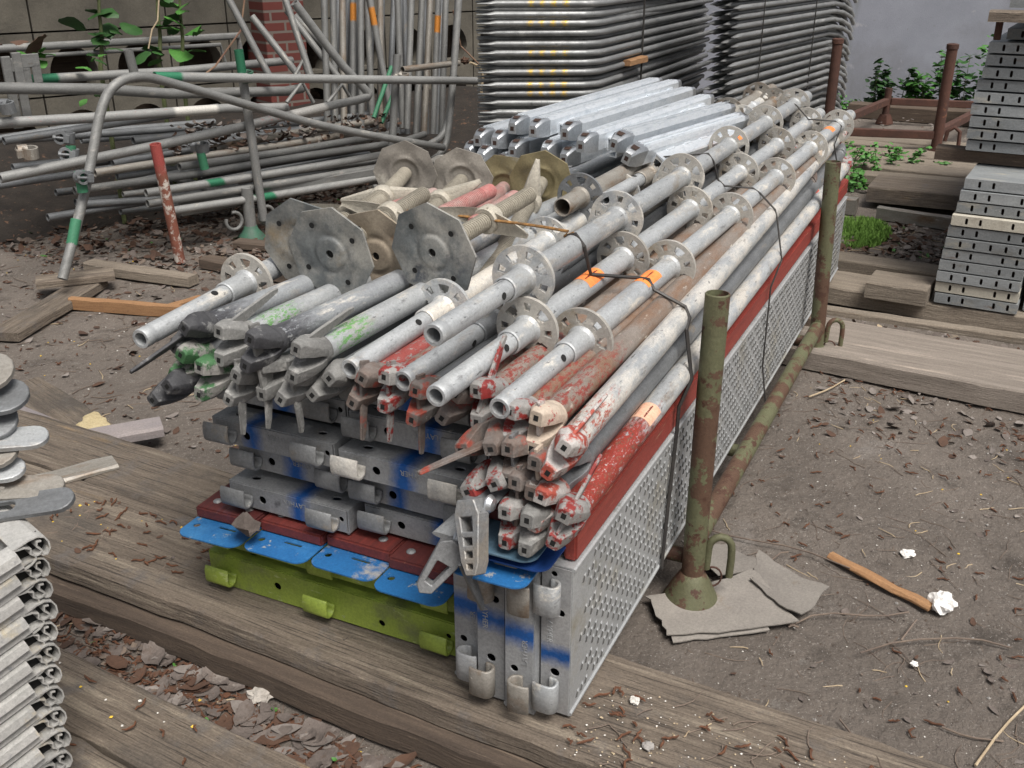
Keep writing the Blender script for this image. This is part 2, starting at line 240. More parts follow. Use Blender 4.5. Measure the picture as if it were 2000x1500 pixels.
# ------------------------------------------------------------------ mesh helpers
MESH = {}
class MB:
    def __init__(s): s.v = []; s.f = []; s.m = []
    def add(s, vs, fs, mi=0, M=None):
        o = len(s.v); s.v += [(M @ V(p)) if M else V(p) for p in vs]
        for f in fs: s.f.append([i + o for i in f]); s.m.append(mi)
        return s
    def box(s, x0, x1, y0, y1, z0, z1, mi=0, M=None):
        return s.add([(x0, y0, z0), (x1, y0, z0), (x1, y1, z0), (x0, y1, z0), (x0, y0, z1), (x1, y0, z1), (x1, y1, z1), (x0, y1, z1)],
                     [(0, 3, 2, 1), (4, 5, 6, 7), (0, 1, 5, 4), (1, 2, 6, 5), (2, 3, 7, 6), (3, 0, 4, 7)], mi, M)
    def lathe(s, prof, n=18, closed=True, mi=0, M=None):
        vs = []; fs = []
        for (x, r) in prof:
            for k in range(n): a = 2 * math.pi * k / n; vs.append((x, r * math.cos(a), r * math.sin(a)))
        P = len(prof)
        for i in range(P if closed else P - 1):
            j = (i + 1) % P
            for k in range(n): l = (k + 1) % n; fs.append((i * n + k, i * n + l, j * n + l, j * n + k))
        return s.add(vs, fs, mi, M)
    def pipe(s, L, ro, ri, n=18, x0=0, mi=0, M=None):
        c = .002
        return s.lathe([(x0, ri), (x0, ro - c), (x0 + c, ro), (L - c, ro), (L, ro - c), (L, ri)], n, True, mi, M)
    def sweep(s, pts, r, n=10, cap=True, mi=0, flat=None, M=None):
        pts = [V(p) for p in pts]; vs = []; fs = []; T = len(pts); rr = r if isinstance(r, (list, tuple)) else [r] * T
        t0 = (pts[1] - pts[0]).normalized(); up = V((0, 0, 1)) if abs(t0.z) < .9 else V((1, 0, 0)); nx = t0.cross(up).normalized()
        for i, p in enumerate(pts):
            t = (pts[min(i + 1, T - 1)] - pts[max(i - 1, 0)]).normalized(); nx = (nx - t * nx.dot(t)).normalized(); ny = t.cross(nx)
            for k in range(n):
                a = 2 * math.pi * k / n; w, h = (rr[i], rr[i]) if not flat else flat[i] if isinstance(flat, list) else flat
                if flat: 
                    ca, sa = math.cos(a), math.sin(a); q = max(abs(ca), abs(sa)) if n == 4 else 1
                    vs.append(p + nx * w * ca + ny * h * sa)
                else: vs.append(p + nx * rr[i] * math.cos(a) + ny * rr[i] * math.sin(a))
        for i in range(T - 1):
            for k in range(n): l = (k + 1) % n; fs.append((i * n + k, i * n + l, i * n + n + l, i * n + n + k))
        if cap: fs.append(tuple(range(n))[::-1]); fs.append(tuple(range((T - 1) * n, T * n)))
        return s.add(vs, fs, mi, M)
    def loft(s, secs, cap=True, mi=0, M=None):
        n = len(secs[0]); vs = [p for q in secs for p in q]; fs = []
        for i in range(len(secs) - 1):
            for k in range(n): l = (k + 1) % n; fs.append((i * n + k, i * n + l, i * n + n + l, i * n + n + k))
        if cap: fs.append(tuple(range(n))[::-1]); fs.append(tuple(range((len(secs) - 1) * n, len(secs) * n)))
        return s.add(vs, fs, mi, M)
    def extr(s, poly, d, mi=0, M=None):
        """closed 2-D outline (x,z) extruded along y from d[0] to d[1]"""
        return s.loft([[(x, d[0], z) for x, z in poly], [(x, d[1], z) for x, z in poly]], True, mi, M)
    def strip(s, path, t, d, mi=0, M=None):
        """sheet of thickness t following an open (x,z) path, extruded along y"""
        n = len(path); out = []; P = [V((a, b)) for a, b in path]; nr = []
        for i in range(n):
            a = P[max(i - 1, 0)]; b = P[min(i + 1, n - 1)]; q = (b - a).normalized(); nr.append(V((-q.y, q.x)))
        A = [P[i] + nr[i] * t / 2 for i in range(n)]; B = [P[i] - nr[i] * t / 2 for i in range(n)]
        return s.extr(A + B[::-1], d, mi, M)
    def bm(s):
        me = bpy.data.meshes.new('m'); me.from_pydata(s.v, [], s.f); b = bmesh.new(); b.from_mesh(me)
        for f, mi in zip(b.faces, s.m): f.material_index = mi
        bpy.data.meshes.remove(me); return b
    def mesh(s, nm, nmat=1, bevel=0, ang=35, recalc=True, seg=1, weld=False):
        b = s.bm()
        if weld: bmesh.ops.remove_doubles(b, verts=b.verts, dist=1e-5)
        if recalc: bmesh.ops.recalc_face_normals(b, faces=b.faces)
        if bevel:
            ed = [e for e in b.edges if len(e.link_faces) == 2 and e.calc_face_angle(0) > rad(30)]
            bmesh.ops.bevel(b, geom=ed, offset=bevel, segments=seg, affect='EDGES', clamp_overlap=True)
        me = bpy.data.meshes.new(nm); b.to_mesh(me); b.free()
        for i in range(nmat): me.materials.append(None)
        for p in me.polygons: p.use_smooth = True
        me.set_sharp_from_angle(angle=rad(ang))
        return me
def cached(key, fn):
    if key not in MESH: MESH[key] = fn()
    return MESH[key]
def obj(name, me, mats, parent=None, M=None):
    o = bpy.data.objects.new(name, me); COL.objects.link(o)
    if isinstance(mats, str): mats = [mats]
    for i, sl in enumerate(o.material_slots):
        sl.link = 'OBJECT'; sl.material = MATS[mats[min(i, len(mats) - 1)]]
    if parent: o.parent = parent
    if M is not None: o.matrix_local = M
    return o
def tag(o, label=None, cat=None, group=None, kind=None):
    if label: o['label'] = label
    if cat: o['category'] = cat
    if group: o['group'] = group
    if kind: o['kind'] = kind
    return o
def thing(name, M, label, cat, group=None):
    o = bpy.data.objects.new(name, None); COL.objects.link(o); o.empty_display_size = .1; o.matrix_world = M
    return tag(o, label, cat, group)
def frame(A, D, roll=0, up=V((0, 0, 1))):
    """matrix with origin A, local x along D, local z near up"""
    x = V(D).normalized(); y = V(up).cross(x)
    if y.length < 1e-4: y = V((0, 1, 0)).cross(x)
    y.normalize(); z = x.cross(y)
    return Matrix.Translation(V(A)) @ Matrix((x, y, z)).transposed().to_4x4() @ Matrix.Rotation(roll, 4, 'X')
T = Matrix.Translation
def RX(a): return Matrix.Rotation(rad(a), 4, 'X')
def RY(a): return Matrix.Rotation(rad(a), 4, 'Y')
def RZ(a): return Matrix.Rotation(rad(a), 4, 'Z')
ORD = ['first', 'second', 'third', 'fourth', 'fifth', 'sixth', 'seventh', 'eighth', 'ninth', 'tenth', 'eleventh', 'twelfth', 'thirteenth', 'fourteenth', 'fifteenth', 'sixteenth', 'seventeenth', 'eighteenth', 'nineteenth', 'twentieth', 'twenty-first', 'twenty-second', 'twenty-third']
def plate2d(outer, holes, t, mi=0):
    """flat plate in the xy plane, z 0..t, with holes"""
    b = bmesh.new(); ed = []
    for lp in [outer] + list(holes):
        vs = [b.verts.new((p[0], p[1], 0)) for p in lp]
        ed += [b.edges.new((vs[i], vs[(i + 1) % len(vs)])) for i in range(len(vs))]
    bmesh.ops.triangle_fill(b, edges=ed, use_beauty=True, normal=(0, 0, 1))
    r = bmesh.ops.extrude_face_region(b, geom=list(b.faces))
    bmesh.ops.translate(b, vec=(0, 0, t), verts=[g for g in r['geom'] if isinstance(g, bmesh.types.BMVert)])
    b.verts.index_update()
    m = MB(); m.v = [v.co.copy() for v in b.verts]; m.f = [[v.index for v in f.verts] for f in b.faces]; m.m = [mi] * len(m.f); b.free(); return m
def circ(cx, cy, r, n=14, sx=1, sy=1): return [(cx + r * sx * math.cos(2 * math.pi * k / n), cy + r * sy * math.sin(2 * math.pi * k / n)) for k in range(n)]
def stad(cx, cy, L, w, n=6):
    """slot outline, long in x"""
    a = L / 2 - w / 2
    return [(cx + a + w / 2 * math.cos(t), cy + w / 2 * math.sin(t)) for t in [math.pi * (k / n - .5) for k in range(n + 1)]] + [(cx - a + w / 2 * math.cos(t), cy + w / 2 * math.sin(t)) for t in [math.pi * (k / n + .5) for k in range(n + 1)]]
def merge(a, b, M=None, mi=None):
    a.add(b.v, b.f, 0, M); n = len(b.f); a.m[-n:] = [mi if mi is not None else q for q in b.m]; return a

# ------------------------------------------------------------------ part meshes
TR = .0240
def m_rosette():
    n = 64; rings = [.0225, .0315, .037, .048, .0525, .0625]; t = .009; keep = {}
    for i in range(5):
        for k in range(n):
            q = k % 16; big = (q in (14, 15, 0, 1, 2)) and 1 <= i <= 3 and not (i == 1 and q in (14, 2)); small = q in (7, 8, 9) and i in (2, )
            small = small or (q in (7, 8, 9) and i == 3); keep[i, k] = not (big or small)
    m = MB()
    def P(i, k, z): a = 2 * math.pi * (k % n) / n; return (z, rings[i] * math.cos(a), rings[i] * math.sin(a))
    for (i, k), ok in keep.items():
        if not ok: continue
        for z, fl in ((-t / 2, 0), (t / 2, 1)):
            q = [P(i, k, z), P(i + 1, k, z), P(i + 1, k + 1, z), P(i, k + 1, z)]
            m.add(q, [(0, 1, 2, 3) if fl else (3, 2, 1, 0)])
        def wall(a, b): m.add([P(*a, -t / 2), P(*b, -t / 2), P(*b, t / 2), P(*a, t / 2)], [(0, 1, 2, 3)])
        if i == 4 or not keep[i + 1, k]: wall((i + 1, k), (i + 1, k + 1))
        if i == 0 or not keep[i - 1, k]: wall((i, k), (i, k + 1))
        if not keep[i, (k + 1) % n]: wall((i, k + 1), (i + 1, k + 1))
        if not keep[i, (k - 1) % n]: wall((i, k), (i + 1, k))
    return m.mesh('rosette', weld=True, ang=40)
def m_std_tube(L, s0):
    m = MB(); m.pipe(L, TR, TR - .0035, 22, s0)
    for k in range(6):
        x = .335 + .5 * k + .0
        if x < L: m.lathe([(x - .011, TR), (x - .005, TR + .005), (x + .005, TR + .005), (x + .011, TR)], 22, False)
    return m.mesh('standard_tube', ang=40)
def m_spigot():
    m = MB(); m.lathe([(0, .0128), (0, .0178), (.002, .0190), (.02, .0190), (.024, .0178), (.03, .0178), (.034, .0193), (.30, .0193), (.30, .0128)], 22, True)
    for s in (1, -1):
        m.add([(p[0], p[1], s * .0197) for p in circ(.215, 0, .0085, 12, 1, .8)], [tuple(range(12))], 1)
    return m.mesh('spigot', 2, ang=40)
def m_head():
    """cast wedge head: two jaws with a slot between, mouth at x=0, neck over the tube at x=.085"""
    m = MB()
    for s in (1, -1):
        def sec(x, hw, z0, z1, c):
            z0 *= s; z1 *= s; zi = z1 - s * c
            return [(x, -hw, z0), (x, hw, z0), (x, hw, zi), (x, hw * .62, z1), (x, -hw * .62, z1), (x, -hw, zi)]
        secs = [sec(.0, .0115, .0150, .0410, .004), sec(.008, .0135, .0135, .0425, .005), sec(.028, .0215, .0100, .0410, .011), sec(.048, .0260, .007, .0350, .013), sec(.064, .0265, .0005, .0290, .013)]
        m.loft(secs, True)
        # square pocket in the mouth face
        zc = s * .0285; h = .0050; w = .0042; x = -.0004
        m.add([(x, -w, zc - h), (x, w, zc - h), (x, w, zc + h), (x, -w, zc + h)], [(0, 1, 2, 3)], 1)
        for y in (-1, 1):
            m.add([(.016, y * .0140, s * .014), (.016, y * .0142, s * .030), (.030, y * .0182, s * .028), (.030, y * .018, s * .015)], [(0, 1, 2, 3)], 1) if False else None
    m.lathe([(.060, .005), (.060, .0268), (.078, .0270), (.081, .0245), (.081, .005)], 18, True)
    return m.mesh('wedge_head', 2, bevel=.0011, ang=28)
def m_wedge():
    m = MB(); o = [(-.03, -.012), (-.026, .013), (.012, .012), (.105, .006), (.122, .001), (.12, -.007), (.02, -.011)]
    m.extr(o, (-.003, .003)); return m.mesh('wedge', bevel=.001)
def m_ledger_tube(L): 
    m = MB(); m.pipe(L - .065, TR, TR - .003, 20, .065); return m.mesh('ledger_tube', ang=40)
def hole_plate(m, y0, y1, z0, z1, holes, x=0, t=.004, mi=0):
    """vertical plate in the yz plane with round holes (y,z,r)"""
    p = plate2d([(y0, z0), (y1, z0), (y1, z1), (y0, z1)], [circ(a, b, r, 12, 1, 1) for a, b, r in holes], t)
    M = Matrix(((0, 0, 1, x), (1, 0, 0, 0), (0, 1, 0, 0), (0, 0, 0, 1)))
    merge(m, p, M, mi)
def m_deck(L, Wd, H, bumps, hy):
    """steel deck, perforated side at z=H, mouth end at x=0, open underneath"""
    m = MB(); t = .003
    hole_plate(m, .004, Wd - .004, .002, H - .002, [(Wd * .29, H * .50, .0092), (Wd * .945, H * .42, .006), (Wd * .70, H * .66, .0078)], 0, .003, 2)
    m.box(.003, L, .0, t, 0, H); m.box(.003, L, Wd - t, Wd, 0, H); m.box(.003, L, t, Wd - t, H - t, H + .0)
    m.box(L - .003, L, t, Wd - t, .002, H - t)
    for y in (t, Wd - t - .018): m.box(.07, L - .003, y, y + .018, 0, t)
    # lower flange of the end piece with its two oval holes
    p = plate2d([(.003, t), (.068, t), (.068, Wd - t), (.003, Wd - t)], [circ(.034, Wd * .16, .011, 12, .7, 1), circ(.034, Wd * .84, .011, 12, .7, 1)], t)
    merge(m, p, T((0, 0, 0)))
    m.box(.003, .068, t, Wd - t, H - .012, H - .0105, 1)
    # raised rims along both edges of the tread
    for y in (.0045, Wd - .0045): m.sweep([(.004, y, H), (L, y, H)], .0042, 6)
    if bumps:
        nx = int((L - .10) / .084)
        for r in range(12):
            yy = .026 + r * (Wd - .052) / 11
            for c in range(nx):
                x0 = .035 + (c + (r * .62) % 1) * .084
                for q in range(3):
                    x = x0 + q * .0216; b = .0062; k = .0035; h = .0031
                    # pressed-up louvre: dark mouth in front, bright back sloping down behind it
                    P = [(x - k, yy - b, H), (x + k, yy + b, H), (x + k * .6 + .0006, yy + b * .62, H + h), (x - k * .6 + .0006, yy - b * .62, H + h), (x - k + .010, yy - b, H), (x + k + .010, yy + b, H)]
                    m.add(P, [(0, 1, 2, 3)], 3); m.add(P, [(3, 2, 5, 4), (0, 3, 4), (1, 5, 2)], 0)
    return m.mesh('deck_body', 4, ang=30)
def m_hook(wd=.060):
    """claw: sheet bent out of the end face, over and down"""
    m = MB(); p = [(-.0035, .020), (-.0035, .027)]
    for k in range(9): a = math.pi * k / 8; p.append((-.0170 + .0135 * math.cos(a), .028 + .012 * math.sin(a)))
    p += [(-.0310, .016), (-.0305, .007), (-.028, .001), (-.026, -.002)]
    m.strip(p, .0062, (-wd / 2, wd / 2))
    return m.mesh('hook', bevel=.0014, ang=50)
def m_emboss():
    """raised letters on the end face, read from in front"""
    cu = bpy.data.curves.new('embossed_mark', 'FONT'); cu.body = 'LAYHER'; cu.size = .0155; cu.extrude = .0004; cu.resolution_u = 2
    o = bpy.data.objects.new('embossed_mark', cu); COL.objects.link(o); me = bpy.data.meshes.new_from_object(o.evaluated_get(bpy.context.evaluated_depsgraph_get()))
    bpy.data.objects.remove(o); bpy.data.curves.remove(cu); me.transform(Matrix(((0, 0, 1, 0), (-1, 0, 0, 0), (0, 1, 0, 0), (0, 0, 0, 1)))); me.materials.clear(); me.materials.append(None); return me
def m_board(L, w, t, n=2):
    m = MB(); m.box(0, L, 0, w, 0, t); return m.mesh('board', bevel=.004, seg=2)
def m_endplate(w, Lp):
    n = 8; r = .026; o = [(Lp, 0), (Lp, w)]
    o += [(-.01 + r - r * math.sin(a), w - r + r * math.cos(a)) for a in [math.pi / 2 * k / n for k in range(n + 1)]]
    o += [(-.01 + r - r * math.cos(a), r - r * math.sin(a)) for a in [math.pi / 2 * k / n for k in range(n + 1)]]
    m = plate2d(o, [circ(.035, w * .86, .0075, 12), [(b + .046, a + w * .40) for a, b in stad(0, 0, .045, .007)]], .0028)
    return m.mesh('end_plate')
def m_bolt():
    m = MB(); m.lathe([(0, .0095), (.0015, .0095), (.0035, .0075), (.0048, .004), (.0052, .0003)], 14, False); return m.mesh('bolt', recalc=True)
def m_plate(sz=.172):
    """octagonal pressed jack plate in the yz plane, hollow side towards -x"""
    m = MB(); n = 64; h = sz / 2; rs = [.009, .012, .020, .028, .032, .035, .038, .041, .045, .050, .056, .062, .070, .999]
    hol = [(.060, .030), (-.030, .060), (-.060, -.030), (.030, -.060)]
    def edge(a):
        c, s_ = math.cos(a), math.sin(a); d = h / max(abs(c), abs(s_)); cut = h * 1.42 / (abs(c) + abs(s_)); return min(d, cut)
    def zf(r, a, rm):
        z = 0
        z = -.0028 / (1 + math.exp((r - .034) / .0012)) + .0030 * math.exp(-((r - .040) / .005) ** 2)
        bump_ = .5 + .5 * math.cos(4 * (a - .33)); 
        if r >= .045: z += (.0062 * bump_ - .0015) * math.exp(-((r - .058) / .014) ** 2) * 1.1
        return z
    P = []
    for i, r in enumerate(rs):
        row = []
        for k in range(n):
            a = 2 * math.pi * k / n; rr = min(r, edge(a)) if r < .9 else edge(a); row.append((zf(rr, a, 0), rr * math.cos(a), rr * math.sin(a)))
        P.append(row)
    for d, fl in ((0, 0), (.005, 1)):
        for i in range(len(rs) - 1):
            for k in range(n):
                l = (k + 1) % n; q = [P[i][k], P[i + 1][k], P[i + 1][l], P[i][l]]; q = [(p[0] + d, p[1], p[2]) for p in q]
                m.add(q, [(0, 1, 2, 3) if fl else (3, 2, 1, 0)])
    for k in range(n):
        l = (k + 1) % n
        for i in (0, -1):
            a, b = P[i][k], P[i][l]; m.add([a, b, (b[0] + .005, b[1], b[2]), (a[0] + .005, a[1], a[2])], [(0, 1, 2, 3)])
    for (y, z) in hol:
        for x in (-.0012, .0064): m.add([(x, y + .0062 * math.cos(2 * math.pi * k / 12), z + .0062 * math.sin(2 * math.pi * k / 12)) for k in range(12)], [tuple(range(12))], 1)
    m.add([(.004, .0088 * math.cos(2 * math.pi * k / 12), .0088 * math.sin(2 * math.pi * k / 12)) for k in range(12)], [tuple(range(12))], 1)
    return m.mesh('base_plate', 2, weld=True, ang=38)
def m_spindle(L):
    m = MB(); p = [(.007, .009), (.007, .0185), (.05, .0185)]; x = .055
    while x < L - .01: p += [(x, .0165), (x + .0022, .0165), (x + .0032, .0192), (x + .0062, .0192)]; x += .0074
    p += [(L, .017), (L, .009)]
    m.lathe(p, 18, True); return m.mesh('spindle', ang=25)
def m_nut():
    m = MB(); K = 1.15; m.lathe([(-.018, .0195), (-.018, .028), (-.012, .031), (.012, .031), (.018, .027), (.018, .0195)], 20, True)
    for s in (1, -1):
        secs = []
        for k in range(7):
            f = k / 6; y = s * (.022 + .088 * f); w = .009 * (1 - f * .5); h = .019 * (1 - f) ** .9 + .0055; x = -.004 - .018 * f * f
            secs.append([(x - w, y, -h), (x + w * .5, y, -h * .8), (x + w, y, 0), (x + w * .5, y, h * .8), (x - w, y, h), (x - w * .45, y, 0)])
        m.loft(secs)
    return m.mesh('wing_nut', ang=50)
def m_plank(L, Wd, Th, seed):
    r = random.Random(seed); m = MB(); n = max(6, int(L / .06)); secs = []; ph = [r.uniform(0, 6) for _ in range(6)]
    for i in range(n + 1):
        x = L * i / n; e = .004 if 0 < i < n else .0
        w0 = -Wd / 2 + .004 * math.sin(x * 5 + ph[0]) + r.uniform(-e, e) * .8; w1 = Wd / 2 + .004 * math.sin(x * 4 + ph[1]) + r.uniform(-e, e) * .8
        z1 = Th + .003 * math.sin(x * 3 + ph[2]); c = .004 + r.random() * .004
        if i in (0, n): x += r.uniform(-.003, .003)
        secs.append([(x, w0, .002), (x, w1, .002), (x, w1, z1 - c), (x, w1 - c, z1), (x, w1 * .3, z1 + r.uniform(-.001, .0015)), (x, w0 * .3, z1 + r.uniform(-.001, .0015)), (x, w0 + c, z1), (x, w0, z1 - c)])
    m.loft(secs); return m.mesh('plank', ang=40)
def m_slab(L, Wd, H, slots):
    """plain galvanised slab deck, slotted end face at x=0"""
    m = MB(); sl = []
    for i, y in enumerate(slots): sl.append([(a, b + H * .5) for b, a in [(p[0], p[1] + y) for p in stad(0, 0, H * .58, .0100)]])
    p = plate2d([(.003, .002), (Wd - .003, .002), (Wd, .006), (Wd, H - .006), (Wd - .003, H - .002), (.003, H - .002), (0, H - .006), (0, .006)], sl, .003)
    merge(m, p, Matrix(((0, 0, 1, 0), (1, 0, 0, 0), (0, 1, 0, 0), (0, 0, 0, 1))))
    m.box(.003, L, 0, .003, .002, H - .002); m.box(.003, L, Wd - .003, Wd, .002, H - .002); m.box(.003, L, .003, Wd - .003, H - .005, H - .002); m.box(.003, L, .003, Wd - .003, .002, .005)
    m.box(.03, .032, .003, Wd - .003, .005, H - .005, 1)
    return m.mesh('slab_deck', 2)

# ------------------------------------------------------------------ builders
def standard(A, D, label, tubemat='galvanised_tube', spmat='galvanised_tube', rmat='rosette_dusty', L=3.1, s0=.255, spigot=True, ros=range(6), rmats=None):
    M = frame(A, D, R_.uniform(0, 6.28)); t = thing('scaffold_standard', M, label, 'scaffold pole', 'rosette standards on top of the load')
    obj('tube', cached(('std', L, s0), lambda: m_std_tube(L, s0)), tubemat, t, Matrix())
    if spigot: obj('spigot', cached('spigot', m_spigot), [spmat, 'hole'], t, RX(R_.uniform(-60, 60)))
    for k in ros: obj('rosette', cached('rosette', m_rosette), (rmats or {}).get(k, rmat), t, T((.335 + .5 * k, 0, 0)) @ RX(R_.uniform(0, 45)))
    return t
def ledger(A, D, label, hmat, tmat='galvanised_tube', wedge='hang', L=2.45, roll=0, wmat=None, rear=True, group='ledgers with wedge heads', cat='scaffold ledger'):
    M = frame(A, D, rad(roll)); t = thing('scaffold_ledger', M, label, cat, group)
    obj('tube', cached(('led', L), lambda: m_ledger_tube(L)), tmat, t, Matrix())
    obj('wedge_head', cached('head', m_head), [hmat, 'hole'], t, Matrix())
    if rear: obj('wedge_head', cached('head', m_head), [hmat, 'hole'], t, T((L, 0, 0)) @ RZ(180))
    if wedge == 'hang': W_ = T((.026, 0, .02)) @ RY(90 + R_.uniform(-8, 8))
    elif wedge == 'back': W_ = T((.045, .002, .030)) @ RY(-R_.uniform(10, 18))
    elif wedge == 'up': W_ = T((.03, 0, 0)) @ RY(-50)
    elif wedge == 'fore': W_ = T((.020, 0, .0)) @ RY(150)
    else: return t
    wm = W_ if wedge != 'hang' else RX(-roll) @ W_
    obj('wedge', cached('wedge', m_wedge), wmat or hmat, t, wm)
    return t
def deck(M, label, body, group, endm=None, Wd=.283, H=.058, L=3.02, hooks=(.045, .238), hmats=None, bumps=False, cat='scaffold deck', name='steel_deck', hm='hook_metal', hz=0.):
    t = thing(name, M, label, cat, group)
    obj('deck_body', cached(('deck', L, Wd, H, bumps), lambda: m_deck(L, Wd, H, bumps, hooks)), [body, 'hole', endm or body, 'louvre_mouth'], t, Matrix())
    if Wd < .5: obj('embossed_mark', cached('emboss', m_emboss), body, t, T((-.0005, Wd * .66, H * .22)))
    for i, y in enumerate(hooks):
        obj('hook', cached('hook', m_hook), (hmats or {}).get(i, hm), t, T((0, y, hz)) @ RZ(R_.uniform(-1, 1)))
    return t
def toe_board(M, label, group, w=.146, L=3.0, pmat='blue_paint', bmat='red_board', t_=.026, Lp=.13, bolts=(.25, .78), po=.072, plz=-.0032):
    t = thing('toe_board', M, label, 'toe board', group)
    obj('board', cached(('board', L, w, t_), lambda: m_board(L, w - .002, t_)), bmat, t, T((po, 0, 0)))
    obj('end_plate', cached(('ep', w, Lp), lambda: m_endplate(w - .004, Lp)), pmat, t, T((0, .001, plz)))
    for f in bolts: obj('bolt', cached('bolt', m_bolt), 'cast_head', t, T((po + .035, w * f, t_)) @ RY(-90))
    return t
def tube_thing(name, pts, r, m, label, cat, group=None, n=12, open_=True):
    """bent or straight tube along world points; origin at the first, local x along the first stretch"""
    pts = [V(p) for p in pts]; Mx = frame(pts[0], pts[-1] - pts[0]); inv = Mx.inverted(); lp = [inv @ p for p in pts]
    b = MB(); b.sweep(lp, r, n, not open_)
    if open_:
        b.sweep(lp, r * .82, n, False)
        for i in (0, -1):
            o = 0 if i == 0 else (len(lp) - 1) * n; q = len(lp) * n
            for k in range(n): l = (k + 1) % n; b.f.append([o + k, o + l, q + o + l, q + o + k]); b.m.append(0)
    o = obj(name, b.mesh(name, ang=45, recalc=True), m); o.matrix_world = Mx
    return tag(o, label, cat, group)
def arc(p0, p1, p2, k=6):
    """rounded corner at p1"""
    p0, p1, p2 = V(p0), V(p1), V(p2); return [(p0 * (1 - t) ** 2 + p1 * 2 * t * (1 - t) + p2 * t * t) for t in [i / k for i in range(k + 1)]]
PK = [0]
def plank(label, A, B, Wd, Th, m='wood_grey', name='wooden_plank', group=None, roll=0):
    PK[0] += 1; A = V(A); B = V(B); L = (B - A).length
    o = obj(name, m_plank(L, Wd, Th, PK[0]), m); o.matrix_world = frame(A, B - A, rad(roll)); return tag(o, label, 'plank', group)
# ------------------------------------------------------------------ the setting: ground, walls
from mathutils import noise as NZ
def make_ground():
    def axis(a, b, s):
        o = [-120, -60, -30, -15, -8]; x = a
        o = [q for q in o if q < a - .5]
        while x < b: o.append(x); x += s
        return o + [q for q in (b, b + 2, b + 5, 20, 40, 80, 150) if q >= b]
    xs = axis(-1.5, 5.0, .055); ys = axis(-1.6, 4.6, .055); vs = []; fs = []
    for x in xs:
        for y in ys:
            z = .012 * NZ.noise(V((x * 1.7, y * 1.7, 3))) + .008 * NZ.noise(V((x * 6, y * 6, 1))) + .006 * NZ.noise(V((x * 17, y * 17, 8)))
            far = min(1, max(0, (abs(x - 1.7) - 3.2) / 2, (abs(y - 1.4) - 3.0) / 2)); vs.append((x, y, z * (1 - far) - .006))
    n = len(ys)
    for i in range(len(xs) - 1):
        for j in range(n - 1): fs.append((i * n + j, i * n + n + j, i * n + n + j + 1, i * n + j + 1))
    me = bpy.data.meshes.new('ground'); me.from_pydata(vs, [], fs); me.materials.append(MATS['mud'])
    for p in me.polygons: p.use_smooth = True
    o = bpy.data.objects.new('ground', me); COL.objects.link(o); tag(o, 'bare trampled brown mud of the yard', 'ground', kind='structure')
make_ground()
# concrete honeycomb wall at the back left, with a brick pillar in it
WD = V((.906, -.423, 0)).normalized(); WP = V((3.72, 4.98, 0))
def wallpt(s, z, off=0): return WP + WD * s + V((0, 0, z)) + V((-.423, -.906, 0)) * off
def make_block_wall():
    t = thing('block_wall', Matrix.Translation(wallpt(-5.14, 0)) @ Matrix.Rotation(math.atan2(WD.y, WD.x), 4, 'Z'), 'weathered concrete wall of blocks with round openings at the back left', 'wall')
    bw, bh = .44, .40; n = 22
    m = MB()
    for r in range(5):
        for c in range(n):
            x = c * bw + (0.0 if r % 2 else 0.0); g = .006; z = r * bh - .30
            hol = [(bw / 2 + .155 * math.cos(a), .13 + .175 * math.sin(a)) for a in [math.pi * k / 14 for k in range(15)]] + [(bw / 2 - .10, .03), (bw / 2 + .10, .03)]
            p = plate2d([(g, g), (bw - g, g), (bw - g, bh - g), (g, bh - g)], [hol] if r != 3 else [], .16)
            merge(m, p, T((x, 0, z)) @ RX(90))
    obj('block_face', m.mesh('block_face', bevel=0), 'concrete_block', t, T((0, .16, 0)))
    b = MB(); b.box(0, n * bw, .35, .40, -.3, 1.9); obj('back_panel', b.mesh('back_panel'), 'wood_dark', t, Matrix())
make_block_wall()
def make_pillar():
    p = U(535, 60, z=.9); d = wallpt(1.35, 0, 0)
    m = MB(); m.box(-.16, .16, -.16, .16, 0, 2.2)
    o = obj('brick_pillar', m.mesh('brick_pillar', bevel=.006), 'brick'); o.matrix_world = Matrix.Translation(wallpt(1.36, 0, .06)) @ Matrix.Rotation(math.atan2(WD.y, WD.x), 4, 'Z')
    tag(o, 'red brick pillar standing in the concrete block wall', 'pillar')
make_pillar()
def make_render_wall():
    m = MB(); m.box(0, 9, 0, .25, 0, 3.4); o = obj('rendered_wall', m.mesh('rendered_wall'), 'grey_render')
    a = V((8.9, .9, -.05)); b = V((9.45, -1.2, 0)); d = (b - a).normalized()
    o.matrix_world = Matrix.Translation(a - d * 4.5) @ Matrix.Rotation(math.atan2(d.y, d.x), 4, 'Z'); tag(o, 'smooth blue-grey rendered wall at the back right', 'wall')
make_render_wall()

# ------------------------------------------------------------------ timbers under the load and round it
def pl(label, a, b, w, th, z, m='wood_grey', **k): return plank(label, V((*a, z)), V((*b, z)), w, th, m, **k)
pl('long grey timber under the front end of the load, nearest the leaf gutter', (.165, 2.2), (.03, -.80), .285, .050, .067, 'wood_grey', group='timbers under the front of the load')
pl('wide grey timber lying behind the front one, under the green decks', (.425, 2.2), (.325, .05), .215, .048, .068, 'wood_grey', group='timbers under the front of the load')
pl('dark lower timber showing under the edge of the front timber', (.10, 2.2), (-.030, -.80), .23, .058, .004, 'wood_dark', group='timbers under the front of the load')
pl('wide worn grey plank in the bottom left corner beyond the leaf gutter', (-.205, 1.75), (-.345, .10), .155, .045, .006, 'wood_grey')
pl('second worn plank at the bottom left edge, split from its neighbour by a dark gap', (-.37, 1.75), (-.515, .10), .155, .045, .005, 'wood_grey')
pl('grey timber under the far end of the load', (2.55, 1.2), (2.5, -.02), .2, .1, .01, 'wood_dark')
